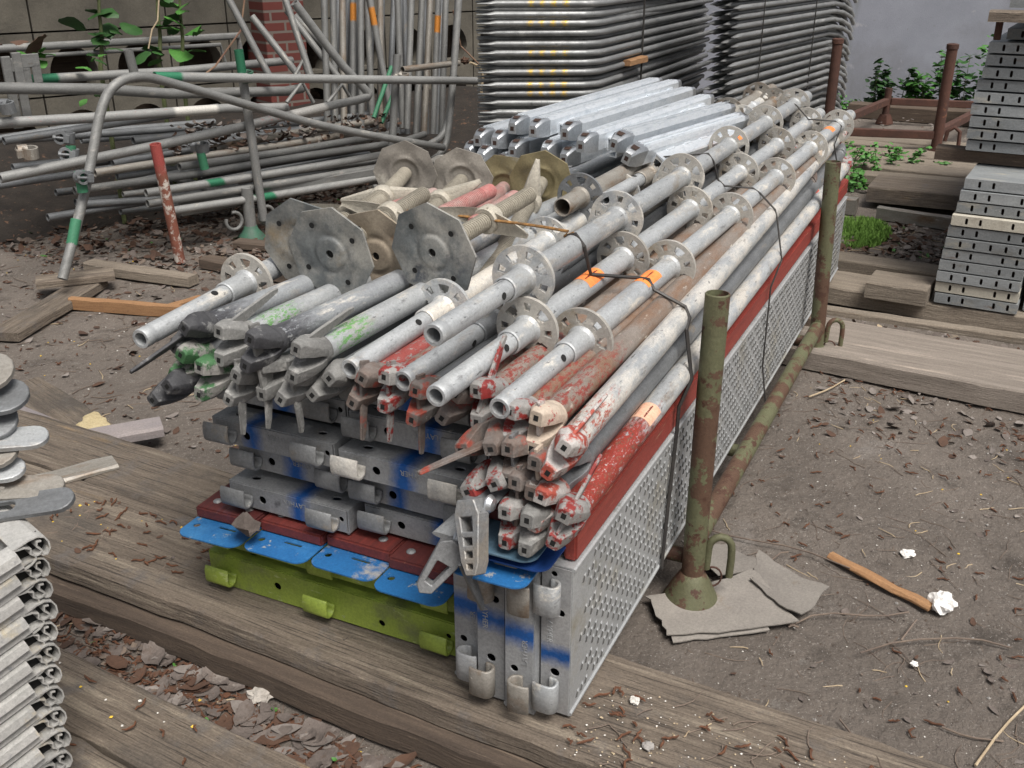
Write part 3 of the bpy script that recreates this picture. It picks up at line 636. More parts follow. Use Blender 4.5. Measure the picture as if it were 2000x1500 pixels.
# left: loose boards
pl('flat grey board with a broken end lying on the mud at the left', (1.10, 2.80), (1.76, 3.02), .13, .04, .005, 'wood_grey')
pl('broken piece of board lying across the end of the flat grey board', (1.56, 3.14), (1.80, 2.93), .12, .03, .046, 'wood_grey')
pl('narrow orange board on edge on the mud at the left', (1.50, 2.88), (1.63, 2.34), .03, .05, .0, 'wood_orange')
pl('round-edged weathered batten lying by the frame foot at the left', (1.93, 3.22), (1.96, 2.62), .075, .05, .004, 'wood_pale')
pl('short orange splinter of wood leaning on the mud near the batten', (1.66, 2.50), (1.82, 2.46), .035, .015, .01, 'wood_orange')
pl('dark plank end sticking out under the jack plates at the left', (2.22, 2.78), (2.20, 2.20), .09, .05, .004, 'wood_dark')
pl('small dark board lying below the rack foot', (2.55, 2.86), (2.62, 2.40), .09, .04, .004, 'wood_dark')
# right: boards under and before the slab decks
pl('broad weathered plank with split pale edge lying to the right of the rack', (2.36, .15), (2.215, -1.2), .40, .075, .004, 'wood_pink')
pl('long pale lath lying along the far edge of the broad weathered plank', (2.57, .05), (2.52, -1.2), .05, .03, .080, 'wood_pale')
pl('thick timber sleeper under the front of the slotted decks', (3.10, .35), (2.92, -1.3), .26, .075, .004, 'wood_pale')
pl('short thick block with sawn end on the timber sleeper', (2.93, -.155), (2.91, -.395), .20, .070, .080, 'wood_pale')
pl('pale narrow timber behind the thick sleeper', (3.50, .35), (3.40, -.8), .15, .065, .003, 'wood_pale')
pl('thick dark-edged plank lying left of the slotted decks', (5.02, .09), (4.98, -.9), .40, .09, .03, 'wood_grey')
pl('thin board showing behind the thick dark-edged plank', (5.45, .5), (5.40, -.7), .16, .06, .02, 'wood_pale')
pl('grey kerb-like metal-edged board half sunk in the mud', (4.55, .0), (4.40, -.7), .05, .075, .0, 'galvanised_dirty')
pl('short grey beam end beside the far end of the load', (4.62, .34), (4.60, .12), .07, .09, .0, 'galvanised_dirty')
for i, (x, lb) in enumerate(((5.9, 'nearest'), (6.16, 'second'), (6.42, 'third'), (6.68, 'fourth'), (6.94, 'farthest'))):
    pl('pale floor board under the rusty pallet, %s of five' % lb, (x, .75), (x - .1, -.95), .235, .05, .003, 'wood_pale', group='floor boards under the rusty pallet')
pl('dark beam lying behind the rusty pallet in front of the nettles', (8.35, .7), (8.2, -1.0), .2, .12, .0, 'wood_dark')
# left: painted door-frame pieces, foam board, slotted deck
t = thing('painted_frame', T((.60, 1.9, .045)), 'broken corner of a grey-painted wooden frame at the left', 'frame')
for (a, b, w) in (((.60, 2.16), (.545, 1.77), .055), ((.485, 1.80), (.70, 1.625), .085)):
    PK[0] += 1; A = V((*a, .047)); B = V((*b, .047)); o = obj('rail', m_plank((B - A).length, w, .022 if w < .08 else .03, PK[0]), 'painted_wood', t); o.matrix_local = T((-.60, -1.9, -.045)) @ frame(A, B - A)
pl('brown board with flaking edge under the grey painted frame', (.74, 2.35), (.55, 1.75), .22, .035, .008, 'wood_grey')
def blob(name, c, rx, ry, h, m, label, cat, seed):
    b = MB(); n = 30; r = random.Random(seed); k_ = [1 + .22 * math.sin(3 * t_ + r.random() * 6) * 1 + .1 * r.uniform(-1, 1) for t_ in range(n)]
    vs = [(0, 0, h)]; rings = ((.55, h * .9), (.92, h * .55), (1, 0))
    for f, z in rings:
        for k in range(n): a = 2 * math.pi * k / n; g = 1 + .16 * math.sin(a * 3 + seed) + .09 * math.sin(a * 7 + 2 * seed); vs.append((rx * f * g * math.cos(a), ry * f * g * math.sin(a), z + r.uniform(-.001, .001)))
    fs = [(0, 1 + k, 1 + (k + 1) % n) for k in range(n)]
    for q in range(2):
        for k in range(n): l = (k + 1) % n; fs.append((1 + q * n + k, 1 + q * n + n + k, 1 + q * n + n + l, 1 + q * n + l))
    b.add(vs, fs); o = obj(name, b.mesh(name), m); o.location = c; return tag(o, label, cat)
blob('foam_patch', U(182, 826, z=.045), .075, .045, .004, 'foam_yellow', 'yellowed patch of dried foam on the brown board at the left', 'foam patch', 2).rotation_euler.z = .9
t = thing('slotted_deck', frame(V((.16, 1.60, .052)), V((.235, .115, 0))), 'dirty pale deck panel with three dark slots along its edge at the left', 'scaffold deck')
m = MB(); sl = [[(p[0], p[1]) for p in stad(0, 0, .02, .008)] for _ in range(1)]
p = plate2d([(0, 0), (.27, 0), (.27, .045), (0, .045)], [[(c + b, .026 + a) for a, b in stad(0, 0, .022, .007)] for c in (.06, .13, .20)], .003); merge(m, p, RX(90)); m.box(0, .27, .0, .16, .045, .048); m.box(0, .27, .004, .006, .001, .044, 1)
m.box(.267, .27, .003, .16, 0, .045)
obj('panel', m.mesh('panel', 2), ['slab_deck_cream', 'hole'], t)
pl('flat grey steel strip with a hole lying before the slotted deck panel', (.13, 1.62), (.38, 1.48), .075, .012, .118, 'galvanised_dirty')

# ------------------------------------------------------------------ the load: decks
G = 'vertical steel decks on edge'
VW = .318
def vdeck(y, x, flip, body, label, hm, hmats=None, bumps=False, dz=0, endm=None):
    M = (T((x, y, .12 + VW + dz)) @ RX(-90)) if flip else (T((x, y + .058, .12 + dz)) @ RX(90))
    return deck(M, label, body, G, Wd=VW, hooks=(.052, .262), hm=hm, hmats=hmats, bumps=bumps, L=3.06, endm=endm or body)
vdeck(.0, .0, False, 'deck_plate', 'outermost steel deck on edge, its perforated tread facing right', 'galvanised_tube', bumps=True, endm='deck_plate_end')
vdeck(.0605, -.022, True, 'galvanised_deck', 'steel deck on edge second from the right, two blue sprayed stripes and crusted hooks', 'galvanised_dirty', dz=-.002, endm='deck_blue_d')
vdeck(.121, -.012, False, 'deck_blue_c', 'steel deck on edge third from the right, blue stripe behind the hanging wedge', 'galvanised_dirty')
vdeck(.1815, .012, True, 'deck_blue_d', 'innermost steel deck on edge, next to the lime green decks', 'galvanised_deck')
G = 'flat steel decks stacked upside down'
FW_ = .296
for col, y0, zs in (('left', .508, (.317, .392, .466, .541)), ('right', .206, (.317, .386, .457, .531, .602))):
    n = len(zs)
    for i, z in enumerate(zs):
        k = n - 1 - i; pos = ('top' if k == 0 else 'bottom' if i == 0 else ORD[k] + ' from the top')
        body = {'left': ['deck_blue_c', 'deck_blue_d', 'deck_blue_a', 'deck_blue_d'], 'right': ['deck_blue_c', 'deck_blue_a', 'deck_blue_d', 'deck_blue_c', 'deck_blue_b']}[col][i]
        hx = {('right', 2): {0: 'cement_hook', 1: 'cement_hook'}}.get((col, i)); dx = {'left': (-.026, .008, -.036, .006), 'right': (.012, .006, -.034, -.010, .0)}[col][i]; dy = {'left': (.0, -.006, .014, .008), 'right': (-.008, .004, .012, -.002, .004)}[col][i]
        M = T((dx + .100, y0 + dy + FW_, z + .066)) @ RZ(R_.uniform(-.6, .6)) @ RX(180)
        deck(M, 'grey steel deck in the %s column of flat decks, %s%s' % (col, pos, ', cement-spattered hooks' if hx else ''), body, G, Wd=FW_, H=.053, hooks=(.034, .246), hmats=hx, L=3.0)
G = 'wide lime green decks'
t = deck(T((.062, .246 + .63, .12 + .078)) @ RX(180), 'lower lime green deck with upturned hooks, at the bottom of the load', 'lime_paint', G, Wd=.63, H=.078, hooks=(.045, .30, .578), hm='lime_paint', L=3.0, hz=.018)
t = deck(T((.074, .246, .2135)), 'upper lime green deck with downturned hooks, under the blue plates', 'lime_paint', G, Wd=.63, H=.078, hooks=(.055, .32, .583), hm='lime_paint', L=3.0, hz=.020)
G = 'red toe boards with blue end plates'
for i, (y, x, pm, bm_, lb) in enumerate(((.250, -.086, 'blue_paint', 'red_board', 'rightmost of the four red toe boards on the lime green decks'), (.406, -.072, 'blue_worn', 'red_board_bright', 'red toe board with scuffed blue plate, second from the right on the green decks'),
        (.562, -.080, 'blue_paint', 'red_board_bright', 'red toe board second from the left on the lime green decks'), (.718, -.090, 'blue_paint', 'red_board', 'leftmost red toe board on the green decks, dead leaf on its end'))):
    toe_board(T((x + .076, y, .2955)) @ RZ((.3, -.4, .5, 2.2)[i]), lb, G, w=.155, po=.060, pmat=pm, bmat=bm_, t_=.026)
toe_board(T((-.085, .048, .442)) @ RZ(1.0), 'lowest toe board on the edge-standing decks, bright blue end plate', G, pmat='blue_paint', t_=.022, po=.11)
toe_board(T((-.058, .020, .4665)) @ RZ(.2), 'second toe board on the edge-standing decks, dark blue end plate', G, pmat='darkblue_plate', t_=.014, po=.09)
toe_board(T((-.066, .040, .484)) @ RZ(.4), 'topmost flat toe board on the edge-standing decks, worn blue-grey end plate', G, pmat='bluegrey_plate', t_=.024, po=.085, bolts=(.75,))
# two boards standing on edge along the right side
def edge_board(A, B, h, th, label, m='red_board_bright'):
    A = V(A); B = V(B); b = MB(); b.box(0, (B - A).length, -th / 2, th / 2, 0, h); o = obj('toe_board', b.mesh('toe_board', bevel=.004, seg=2), m); o.matrix_world = frame(A, B - A); return tag(o, label, 'toe board', 'red toe boards standing along the right side')
edge_board((.02, .014, .440), (3.06, .014, .452), .060, .024, 'outer red toe board on edge along the top of the perforated deck', 'red_edge_board')
edge_board((.03, .043, .470), (3.10, .050, .500), .066, .024, 'inner red toe board on edge behind the outer one', 'red_edge_board')
# ------------------------------------------------------------------ the load: tubes
def D_(az, el): return V((math.cos(el) * math.cos(az), math.cos(el) * math.sin(az), math.sin(el)))
A5 = V((-.02, .127, .722)); A4 = V((-.075, .212, .750)); A1 = V((-.052, .226, .843)); A2 = V((.014, .436, .722)); A3 = U(787, 745, x=.0); AL = V((-.076, .829, .746))
standard(A5, D_(-.030, .014), 'scaffold standard at the right of the top row, orange sticker behind its first rosette')
standard(A4, D_(-.021, .007), 'scaffold standard second from the right, bright orange sticker under the strap')
standard(A1, D_(-.005, -.003), 'uppermost scaffold standard, pale cement patch behind its first rosette', 'galvanised_tube', rmats={0: 'galvanised_cement', 1: 'galvanised_cement'})
standard(A2, D_(-.016, .028), 'cement-crusted scaffold standard left of the uppermost one, first rosette caked white', 'galvanised_cement', rmat='galvanised_cement', ros=range(5))
standard(A3, D_(-.030, .002), 'scaffold standard half hidden below the uppermost one, spigot beside the red wedge heads', 'galvanised_dark', rmat='galvanised_dirty')
standard(AL, D_(.075, .027), 'pale scaffold standard at the far left of the load', 'galvanised_tube', ros=range(3), L=1.6)
S6A = U(1098, 405, z=.812); S6B = U(1508, 174, z=.82); S6B = S6A + (S6B - S6A).normalized() * 2.6
standard(S6A - (S6B - S6A).normalized() * .215, S6B - S6A, 'dull grey standard without spigot, open end under the bright steel bars', 'galvanised_dirty', rmat='galvanised_dirty', s0=.215, spigot=False, L=2.62, ros=(0, 3, 4), rmats={0: 'galvanised_dark'})
standard(V((.62, .30, .762)), D_(-.012, .012), 'buried standard under the uppermost one, only its rosettes showing', 'galvanised_dirty', rmat='galvanised_cement', L=2.6, ros=range(5))
standard(V((.48, .175, .678)), D_(-.015, .010), 'buried standard between the two right-hand ones, dusty rosettes', 'galvanised_dirty', rmat='galvanised_dirty', L=2.8, ros=range(5))
standard(V((1.15, .385, .790)), D_(-.03, .010), 'buried standard beneath the bright steel bars, rosettes showing at the far end', 'galvanised_dirty', rmat='galvanised_cement', L=2.1, ros=(0, 1, 2, 3), rmats={3: 'galvanised_dirty'})
# stickers on the tubes
def sticker(A, D, x, L, a0, a1, m, label, bars, r=TR):
    M = frame(A, D); b = MB(); n = 14
    def P(x_, a, rr): return (x_, rr * math.sin(a), rr * math.cos(a))
    def patch(x0, x1, p0, p1, rr, mi, k):
        vs = []; fs = []
        for i in range(k + 1):
            a = p0 + (p1 - p0) * i / k; vs += [P(x0, a, rr), P(x1, a, rr)]
        for i in range(k): fs.append((2 * i, 2 * i + 1, 2 * i + 3, 2 * i + 2))
        b.add(vs, fs, mi)
    patch(x, x + L, a0, a1, r + .0006, 0, n)
    rr = random.Random(4)
    for (fx, fa, w, h) in bars:
        xx = x + L * fx; aa = a0 + (a1 - a0) * fa; k = 0
        while k < w:     # a broken row of small printed strokes
            q = rr.uniform(.05, .11); patch(xx + L * k, xx + L * min(w, k + q * .7), aa, aa + h * rr.uniform(.7, 1), r + .0010, 1, 2); k += q
    o = obj('sticker', b.mesh('sticker', 2), [m, 'print_dark']); o.matrix_world = M; tag(o, label, 'sticker', 'stickers on tubes')
bars = ((.1, .22, .75, .16), (.12, .45, .6, .05), (.12, .55, .65, .05), (.12, .64, .5, .05), (.2, .78, .5, .10), (.15, .9, .4, .06))
sticker(A4, D_(-.021, .007), .585, .085, rad(-70), rad(150), 'sticker_orange', 'bright orange sticker on the standard second from the right', bars, TR)
sticker(A5, D_(-.030, .014), .64, .085, rad(-60), rad(150), 'sticker_orange', 'orange sticker on the rightmost standard, crossed by the steel strap', bars, TR)
sticker(A1, D_(-.005, -.003), 1.86, .06, rad(-60), rad(150), 'sticker_orange', 'small orange sticker far along the uppermost standard', (), TR)
sticker(A5, D_(-.030, .014), 2.62, .055, rad(-60), rad(150), 'sticker_orange', 'small orange sticker at the far end of the rightmost standard', (), TR)
# ledgers, left group
def at(x, y, z): return V((x, y, z))
ledger(at(-.045, .768, .748), V((1, -.10, .015)), 'ledger at the upper left, blackened head and long smooth tube', 'black_head', 'tube_black_end', 'fore', roll=40)
ledger(at(-.035, .684, .742), V((1, -.05, .0)), 'ledger with dusty white head between the two black-headed ones', 'grey_head', 'tube_green_end', 'back', roll=8)
ledger(at(-.060, .598, .752), V((1, -.07, .01)), 'ledger with large black ribbed head, its tube blackened behind', 'black_head', 'tube_black_end', 'hang', roll=20, wmat='grey_head')
ledger(at(-.045, .510, .742), V((1, -.04, .01)), 'ledger with clean grey head and flat wedge laid back, green paint on its tube', 'grey_head', 'tube_green_end', 'back', roll=14)
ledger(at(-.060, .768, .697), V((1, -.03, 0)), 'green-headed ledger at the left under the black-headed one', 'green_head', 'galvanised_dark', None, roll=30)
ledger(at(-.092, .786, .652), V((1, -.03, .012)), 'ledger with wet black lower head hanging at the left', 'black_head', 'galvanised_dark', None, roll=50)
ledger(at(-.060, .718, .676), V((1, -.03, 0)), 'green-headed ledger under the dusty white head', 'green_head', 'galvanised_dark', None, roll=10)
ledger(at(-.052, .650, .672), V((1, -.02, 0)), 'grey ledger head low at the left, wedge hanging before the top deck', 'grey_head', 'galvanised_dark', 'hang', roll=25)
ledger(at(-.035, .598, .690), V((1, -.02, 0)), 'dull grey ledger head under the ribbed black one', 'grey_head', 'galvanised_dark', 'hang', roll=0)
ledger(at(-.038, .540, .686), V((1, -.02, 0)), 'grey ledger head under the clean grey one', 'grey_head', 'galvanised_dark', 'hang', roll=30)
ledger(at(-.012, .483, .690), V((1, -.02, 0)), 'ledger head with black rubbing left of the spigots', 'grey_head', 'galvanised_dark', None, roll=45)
# red group in the middle
ledger(at(.0, .415, .690), V((1, -.02, 0)), 'worn brown ledger head below the leftmost spigot', 'brown_head', 'tube_pink', 'hang', roll=25)
ledger(at(-.012, .352, .705), V((1, -.02, 0)), 'red ledger head with red wedge hanging down the deck ends', 'red_head', 'tube_redbrown', 'hang', roll=6)
ledger(at(-.014, .292, .692), V((1, -.02, 0)), 'grey and red flaked ledger head beside the red wedge', 'brown_head', 'galvanised_dark', 'hang', roll=10)
ledger(at(.004, .234, .694), V((1, -.02, 0)), 'rust brown ledger head between two spigots', 'brown_head', 'tube_redbrown', None, roll=30)
ledger(at(.008, .184, .702), V((1, -.02, 0)), 'bright red ledger head behind the right-hand spigots', 'red_head', 'tube_redbrown', 'up', roll=0)
# right group
ledger(at(-.045, .158, .652), V((1, -.03, .005)), 'rusty brown ledger head turned on its side, orange paint marks', 'brown_head', 'galvanised_dark', 'fore', roll=75)
ledger(at(-.065, .140, .595), V((1, -.02, 0)), 'crimson ledger head lying tilted under the rusty one', 'red_head', 'galvanised_dark', 'up', roll=62)
ledger(at(-.018, .112, .690), V((1, -.02, 0)), 'dull red ledger head left of the beige one', 'red_head', 'tube_redbrown', None, roll=4)
ledger(at(-.020, .066, .690), V((1, -.006, .008)), 'beige-painted ledger head on a red-brown tube', 'beige_head', 'tube_redbrown', 'hang', roll=8, wmat='red_worn_head')
ledger(at(-.050, .098, .640), V((1, -.01, 0)), 'grey-brown ledger head in the crowded right column, upper left', 'brown_head', 'galvanised_dirty', 'hang', roll=0, wmat='galvanised_dark')
ledger(at(-.055, .052, .628), V((1, .0, 0)), 'red-flecked ledger head behind the whitened red one', 'brown_head', 'galvanised_dark', 'hang', roll=5, wmat='beige_head')
ledger(at(-.055, .085, .585), V((1, -.01, 0)), 'brown ledger head in the middle of the crowded right column', 'brown_head', 'galvanised_dirty', 'hang', roll=3, wmat='brown_head')
ledger(at(-.062, .040, .575), V((1, .0, 0)), 'red-brown ledger head just under the whitened red one', 'red_worn_head', 'galvanised_dark', None, roll=12)
ledger(at(-.075, .092, .538), V((1, -.01, 0)), 'small red ledger head resting on the red toe board', 'red_head', 'galvanised_dark', None, roll=0)
ledger(at(-.080, .052, .537), V((1, .005, 0)), 'grey ledger head resting beside the lowest red one', 'grey_head', 'galvanised_dark', None, roll=4)
T1A = U(1085, 900, x=-.06); T1B = U(1640, 262, x=2.98)
ledger(T1A, T1B - T1A, 'whitened ledger with large red flaked head, uppermost on the right edge', 'red_worn_head', 'tube_white_red', 'back', L=3.05, roll=28)
T2A = U(1090, 1035, x=-.08); T2B = U(1652, 322, x=2.98)
ledger(T2A, T2B - T2A, 'outermost ledger with red head and red tube end along the right edge', 'red_head', 'tube_red_end', 'up', L=3.05, roll=18)
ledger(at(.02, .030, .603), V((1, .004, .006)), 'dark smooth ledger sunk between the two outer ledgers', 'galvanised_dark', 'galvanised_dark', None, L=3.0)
sticker(T2A, T2B - T2A, .395, .07, rad(-70), rad(140), 'sticker_faded', 'faded peach sticker on the outermost ledger', bars)
for i, (y, z) in enumerate(((.115, .640), (.150, .560), (.165, .655))):
    tube_thing('scaffold_tube', [at(.25, y, z), at(2.95, y + .02, z + .02)], TR, 'galvanised_dirty', ['dusty brown tube in the gap beside the whitened ledger', 'dull tube at the bottom of the gap beside the edge-standing boards', 'dirty tube beneath the rightmost standard'][i], 'tube', 'loose tubes in the load')
# two silver diagonal braces with hinged heads
def brace(A, B, label, open_head, k):
    A = V(A); B = V(B); M = frame(A, B - A); L = (B - A).length; t = thing('diagonal_brace', M, label, 'diagonal brace', 'silver diagonal braces')
    m = MB(); secs = []
    for x, w, h in ((0, .030, .006), (.05, .029, .007), (.10, .026, .014), (.15, .0225, .0225), (L, .0225, .0225)):
        secs.append([(x, w * math.cos(a), h * math.sin(a) + (.010 if x < .06 else 0) * 0) for a in [2 * math.pi * q / 16 for q in range(16)]])
    m.loft(secs); obj('tube', m.mesh('brace_tube', ang=50), 'galvanised_dark' if not open_head else 'galvanised_tube', t)
    h = MB()
    if open_head:
        o = [(-.030, .010), (-.026, -.022), (-.002, -.080), (.018, -.086), (.028, -.072), (.022, -.02), (.018, .012), (0, .022), (-.018, .018)]
        p = plate2d(o, [[(-.014, -.024), (.003, -.066), (.016, -.062), (.010, -.020)]], .024); merge(h, p, Matrix(((0, 0, 1, -.015), (1, 0, 0, 0), (0, 1, 0, 0), (0, 0, 0, 1))))
    else:
        o = [(-.018, .024), (-.026, .0), (-.017, -.078), (-.009, -.098), (.010, -.098), (.018, -.075), (.024, .0), (.016, .024)]
        p = plate2d(o, [[(-.012, -.004), (-.011, -.028), (.010, -.028), (.012, -.004)], [(-.0085, -.037), (-.008, -.050), (.008, -.050), (.0085, -.037)], [(-.007, -.059), (-.0065, -.070), (.0065, -.070), (.007, -.059)], [(-.0055, -.079), (-.005, -.088), (.005, -.088), (.0055, -.079)]], .030)
        merge(h, p, Matrix(((0, 0, 1, -.018), (1, 0, 0, 0), (0, 1, 0, 0), (0, 0, 0, 1))))
    obj('hinged_head', h.mesh('hinged_head', bevel=.0016, ang=25), 'cast_head', t, T((-.014, -.012 if open_head else 0, -.010)) @ RX(14 if open_head else -20) @ RY(24 if open_head else 26) @ RZ(24 if open_head else 0))
    r = MB(); r.lathe([(0, .016), (.003, .016), (.010, .011), (.012, .0004)], 16, False); obj('rivet', r.mesh('rivet'), 'cast_new', t, T((.005, -.020, .004)) @ RZ(-90))
    if not open_head:
        obj('wedge', cached('wedge', m_wedge), 'galvanised_dark', t, T((-.040, 0, -.104)) @ RY(68))
b1 = U(872, 1050, x=-.075); b2 = U(930, 985, x=-.075)
def far_(a, u, v): q = U(u, v, z=a.z + .012); return a + (q - a).normalized() * 1.3
brace(b1, far_(b1, 985, 946), 'silver diagonal brace whose open stirrup head hangs before the right deck column', True, 0)
brace(b2, far_(b2, 1040, 875), 'silver diagonal brace with ladder-slotted head and hanging wedge', False, 1)

# ------------------------------------------------------------------ base jacks
def jack(C_, D, label, pm, sm, L=.5, nut=.22, nm='nut_cast', roll=0, nroll=0, flip=False, sz=.172):
    M = frame(C_, D, rad(roll)); t = thing('base_jack', M, label, 'base jack', 'screw base jacks')
    obj('base_plate', cached(('jp', sz), lambda: m_plate(sz)), [pm, 'hole'], t)
    obj('spindle', cached(('sp', L), lambda: m_spindle(L)), sm, t)
    if nut: obj('wing_nut', cached('nut', m_nut), nm, t, T((nut, 0, 0)) @ RX(nroll - roll) @ (RZ(180) if flip else Matrix()))
    return t
def ud(u, v, d):
    D = FW + RT * ((u - 1000) / F_) - UP * ((v - 750) / F_); return CAM + D * d
jack(ud(845, 493, 2.02), V((1, -.09, .10)), 'base jack with large grey-blue plate at the right of the front plates', 'jack_zinc', 'spindle_dusty', .40, .215, roll=20, nroll=8, sz=.19)
jack(ud(735, 500, 2.13), V((1, -.02, .06)), 'base jack with rust-stained plate between the grey plates', 'jack_rusty', 'spindle_dusty', .40, .20, roll=30, nroll=-12, sz=.19)
jack(ud(645, 496, 2.04), V((1, .02, .10)), 'base jack with whitened plate overlapping the leftmost one', 'jack_zinc', 'spindle_dusty', .40, .24, roll=32, nroll=15, sz=.186)
jack(ud(592, 478, 2.12), V((1, .06, .08)), 'base jack with leftmost dull plate, facing the front', 'jack_zinc', 'spindle_dusty', .36, .20, roll=12, nroll=10, sz=.186)
def jackb(pu, tu, dp, dt, *a, **k):
    P = ud(*pu, dp); Q = ud(*tu, dt); return jack(P, Q - P, *a, **k)
jackb((792, 338), (735, 400), 2.62, 2.36, 'base jack with dusty plate turned away, leftmost of the back row', 'jack_dusty', 'spindle_dusty', .42, .24, roll=20, nroll=8, sz=.158)
jackb((902, 352), (845, 410), 2.62, 2.36, 'base jack with dusty grey plate turned away, second in the back row', 'jack_dusty', 'spindle_dusty', .42, .23, roll=30, nroll=28, sz=.158)
jackb((985, 366), (925, 420), 2.78, 2.5, 'base jack with low brown plate mostly hidden in the back row', 'jack_brass', 'spindle_red', .34, None, roll=40)
jackb((1058, 355), (985, 480), 2.70, 2.36, 'base jack with brass-coloured plate, its nut wing standing up', 'jack_brass', 'spindle_dusty', .60, .15, roll=15, nroll=80, sz=.165)
def rod(a, b, da, db, m, label):
    A = ud(*a, da); B = ud(*b, db); t = cached(('sp', .24), lambda: m_spindle(.24)); o = obj('jack_spindle', t, m); o.matrix_world = frame(A, B - A); tag(o, label, 'jack spindle', 'loose jack spindles')
rod((1008, 385), (925, 440), 2.36, 2.16, 'spindle_red', 'threaded spindle with red paint lying between the jack nuts, right one')
rod((960, 372), (860, 420), 2.46, 2.26, 'spindle_red', 'threaded spindle with red paint lying between the jack nuts, left one')
rod((850, 380), (750, 415), 2.50, 2.30, 'spindle_red', 'threaded red spindle behind the leftmost wing nut')

# ------------------------------------------------------------------ bright new steel bars on top
def m_bar(L, side=True):
    m = MB(); p = [(-.024, 0), (-.024, .044), (-.014, .054), (-.004, .054), (-.002, .049), (.003, .049), (.005, .054), (.010, .054), (.012, .049), (.016, .049), (.018, .054), (.020, .052), (.024, .044), (.024, .0), (.020, .0), (.020, .042), (-.020, .042), (-.020, 0)]
    m.loft([[(0.075, y, z) for y, z in p], [(L - .07, y, z) for y, z in p]])
    # the rolled side channel welded along it, set back from the head
    q = [(-.0245, -.008), (-.0245, .030), (-.054, .024), (-.058, .020), (-.058, -.024), (-.054, -.028), (-.028, -.024), (-.028, -.020), (-.053, -.024), (-.054, .018), (-.029, .0255), (-.029, -.008)]
    if side:
        m.loft([[(.13, y, z) for y, z in q], [(L - .16, y, z) for y, z in q]])
        for k in range(5): x = .2 + k * (L - .4) / 4; m.box(x, x + .05, -.0300, -.0225, .028, .0325)
    return m.mesh('bar_profile', bevel=0, ang=28)
def m_barhead():
    m = MB(); s = []
    for x, w, z0, z1 in ((0, .0125, .004, .036), (.006, .0145, .002, .040), (.030, .021, -.001, .050), (.060, .0235, -.002, .052), (.085, .0235, -.001, .050)):
        s.append([(x, -w, z0), (x, w, z0), (x, w, z1 - .006), (x, w * .7, z1), (x, -w * .7, z1), (x, -w, z1 - .006)])
    m.loft(s)
    m.add([(-.0006, -.006, .013), (-.0006, .006, .013), (-.0006, .006, .026), (-.0006, -.006, .026)], [(0, 1, 2, 3)], 1)
    m.add([(.018, -.009, .0478), (.038, -.011, .0530), (.038, .011, .0530), (.018, .009, .0478)], [(0, 1, 2, 3)], 1)
    return m.mesh('cast_end', 2, ang=30)
def bar(A, D, label, roll=0, L=1.34, side=True):
    M = frame(A, D, rad(roll)); t = thing('steel_bar', M, label, 'steel bar', 'bright new galvanised bars')
    obj('profile', cached(('bar', L, side), lambda: m_bar(L, side)), 'galvanised_new', t)
    obj('cast_end', cached('barhead', m_barhead), ['cast_new', 'rust_slot'], t)
    obj('cast_end', cached('barhead', m_barhead), ['cast_new', 'rust_slot'], t, T((L, 0, 0)) @ RZ(180))
BD = V((1, -.035, -.012))
def ub(u, v, z): return U(u, v, z=z)
for (u, v, z, rl, lb) in ((1000, 264, .876, 0, 'bright steel bar on the left of the top layer, left of its pair'), (1040, 270, .874, 0, 'bright steel bar on the left of the top layer, right of its pair'),
        (1102, 276, .870, 0, 'bright steel bar in the middle of the top layer, left of its pair'), (1133, 300, .864, 0, 'broad bright steel bar in the middle of the top layer, right of its pair'),
        (1194, 296, .866, 14, 'bright steel bar on the right of the top layer, upper of its pair'), (1218, 322, .842, 22, 'bright steel bar on the right of the top layer, lowest at its edge'),
        (932, 288, .838, 0, 'bright steel bar at the far left of the second layer'), (966, 292, .834, 0, 'bright steel bar second from the left in the second layer'),
        (912, 312, .800, 0, 'bright steel bar at the far left of the bottom layer'), (938, 322, .792, 0, 'bright steel bar second from the left in the bottom layer'),
        (1000, 310, .812, 0, 'shaded steel bar in the middle of the second layer, left'), (1063, 312, .815, 0, 'bright steel bar in the middle of the second layer, right'),
        (970, 340, .770, 0, 'shaded steel bar in the middle of the bottom layer'), (1100, 325, .800, 0, 'shaded steel bar below the middle pair')):
    LL = 1.34 if u < 1090 else 1.14 if u < 1150 else .87
    bar(ub(u, v, z), BD + V((0, R_.uniform(-.008, .008) - (.03 if 1090 <= u < 1150 else .11 if u > 1150 else 0), 0)), lb, rl, LL, 'right of its pair' in lb or 'lowest' in lb)
# ------------------------------------------------------------------ straps
def strap(pts, w, th, m, label, name='steel_strap'):
    pts = [V(p) for p in pts]; b = MB(); b.sweep(pts, 1, 8, True, 0, (w, th)); o = obj(name, b.mesh(name), m)
    return tag(o, label, 'strap', 'straps round the load')
def wire(pts, r, m, label, name='wire', cat='wire'):
    b = MB(); b.sweep([V(p) for p in pts], r, 6); o = obj(name, b.mesh(name), m); return tag(o, label, cat)
def on(A, D, x, ang, r=TR + .003):
    M = frame(A, D); return M @ V((x, -r * math.sin(rad(ang)), r * math.cos(rad(ang))))
d1, d4, d5, dT1, dT2 = D_(-.005, -.003), D_(-.021, .007), D_(-.030, .014), (T1B - T1A).normalized(), (T2B - T2A).normalized()
wire([on(A1, d1, .58, -50), on(A1, d1, .575, 10), on(A1, d1, .57, 80), on(A4, d4, .62, 20), on(A5, d5, .66, -30), on(A5, d5, .66, 30), on(A5, d5, .66, 85), on(T1A, dT1, .70, 20), on(T1A, dT1, .68, 70), on(T1A, dT1, .66, 110), on(T2A, dT2, .67, 95), V((.57, -.010, .505)), V((.575, -.008, .44)), V((.55, -.0075, .28)), V((.53, -.0075, .12))], .0042, 'strap_black', 'black steel strap round the near end of the load, hanging down the perforated deck', 'steel_strap', 'strap')
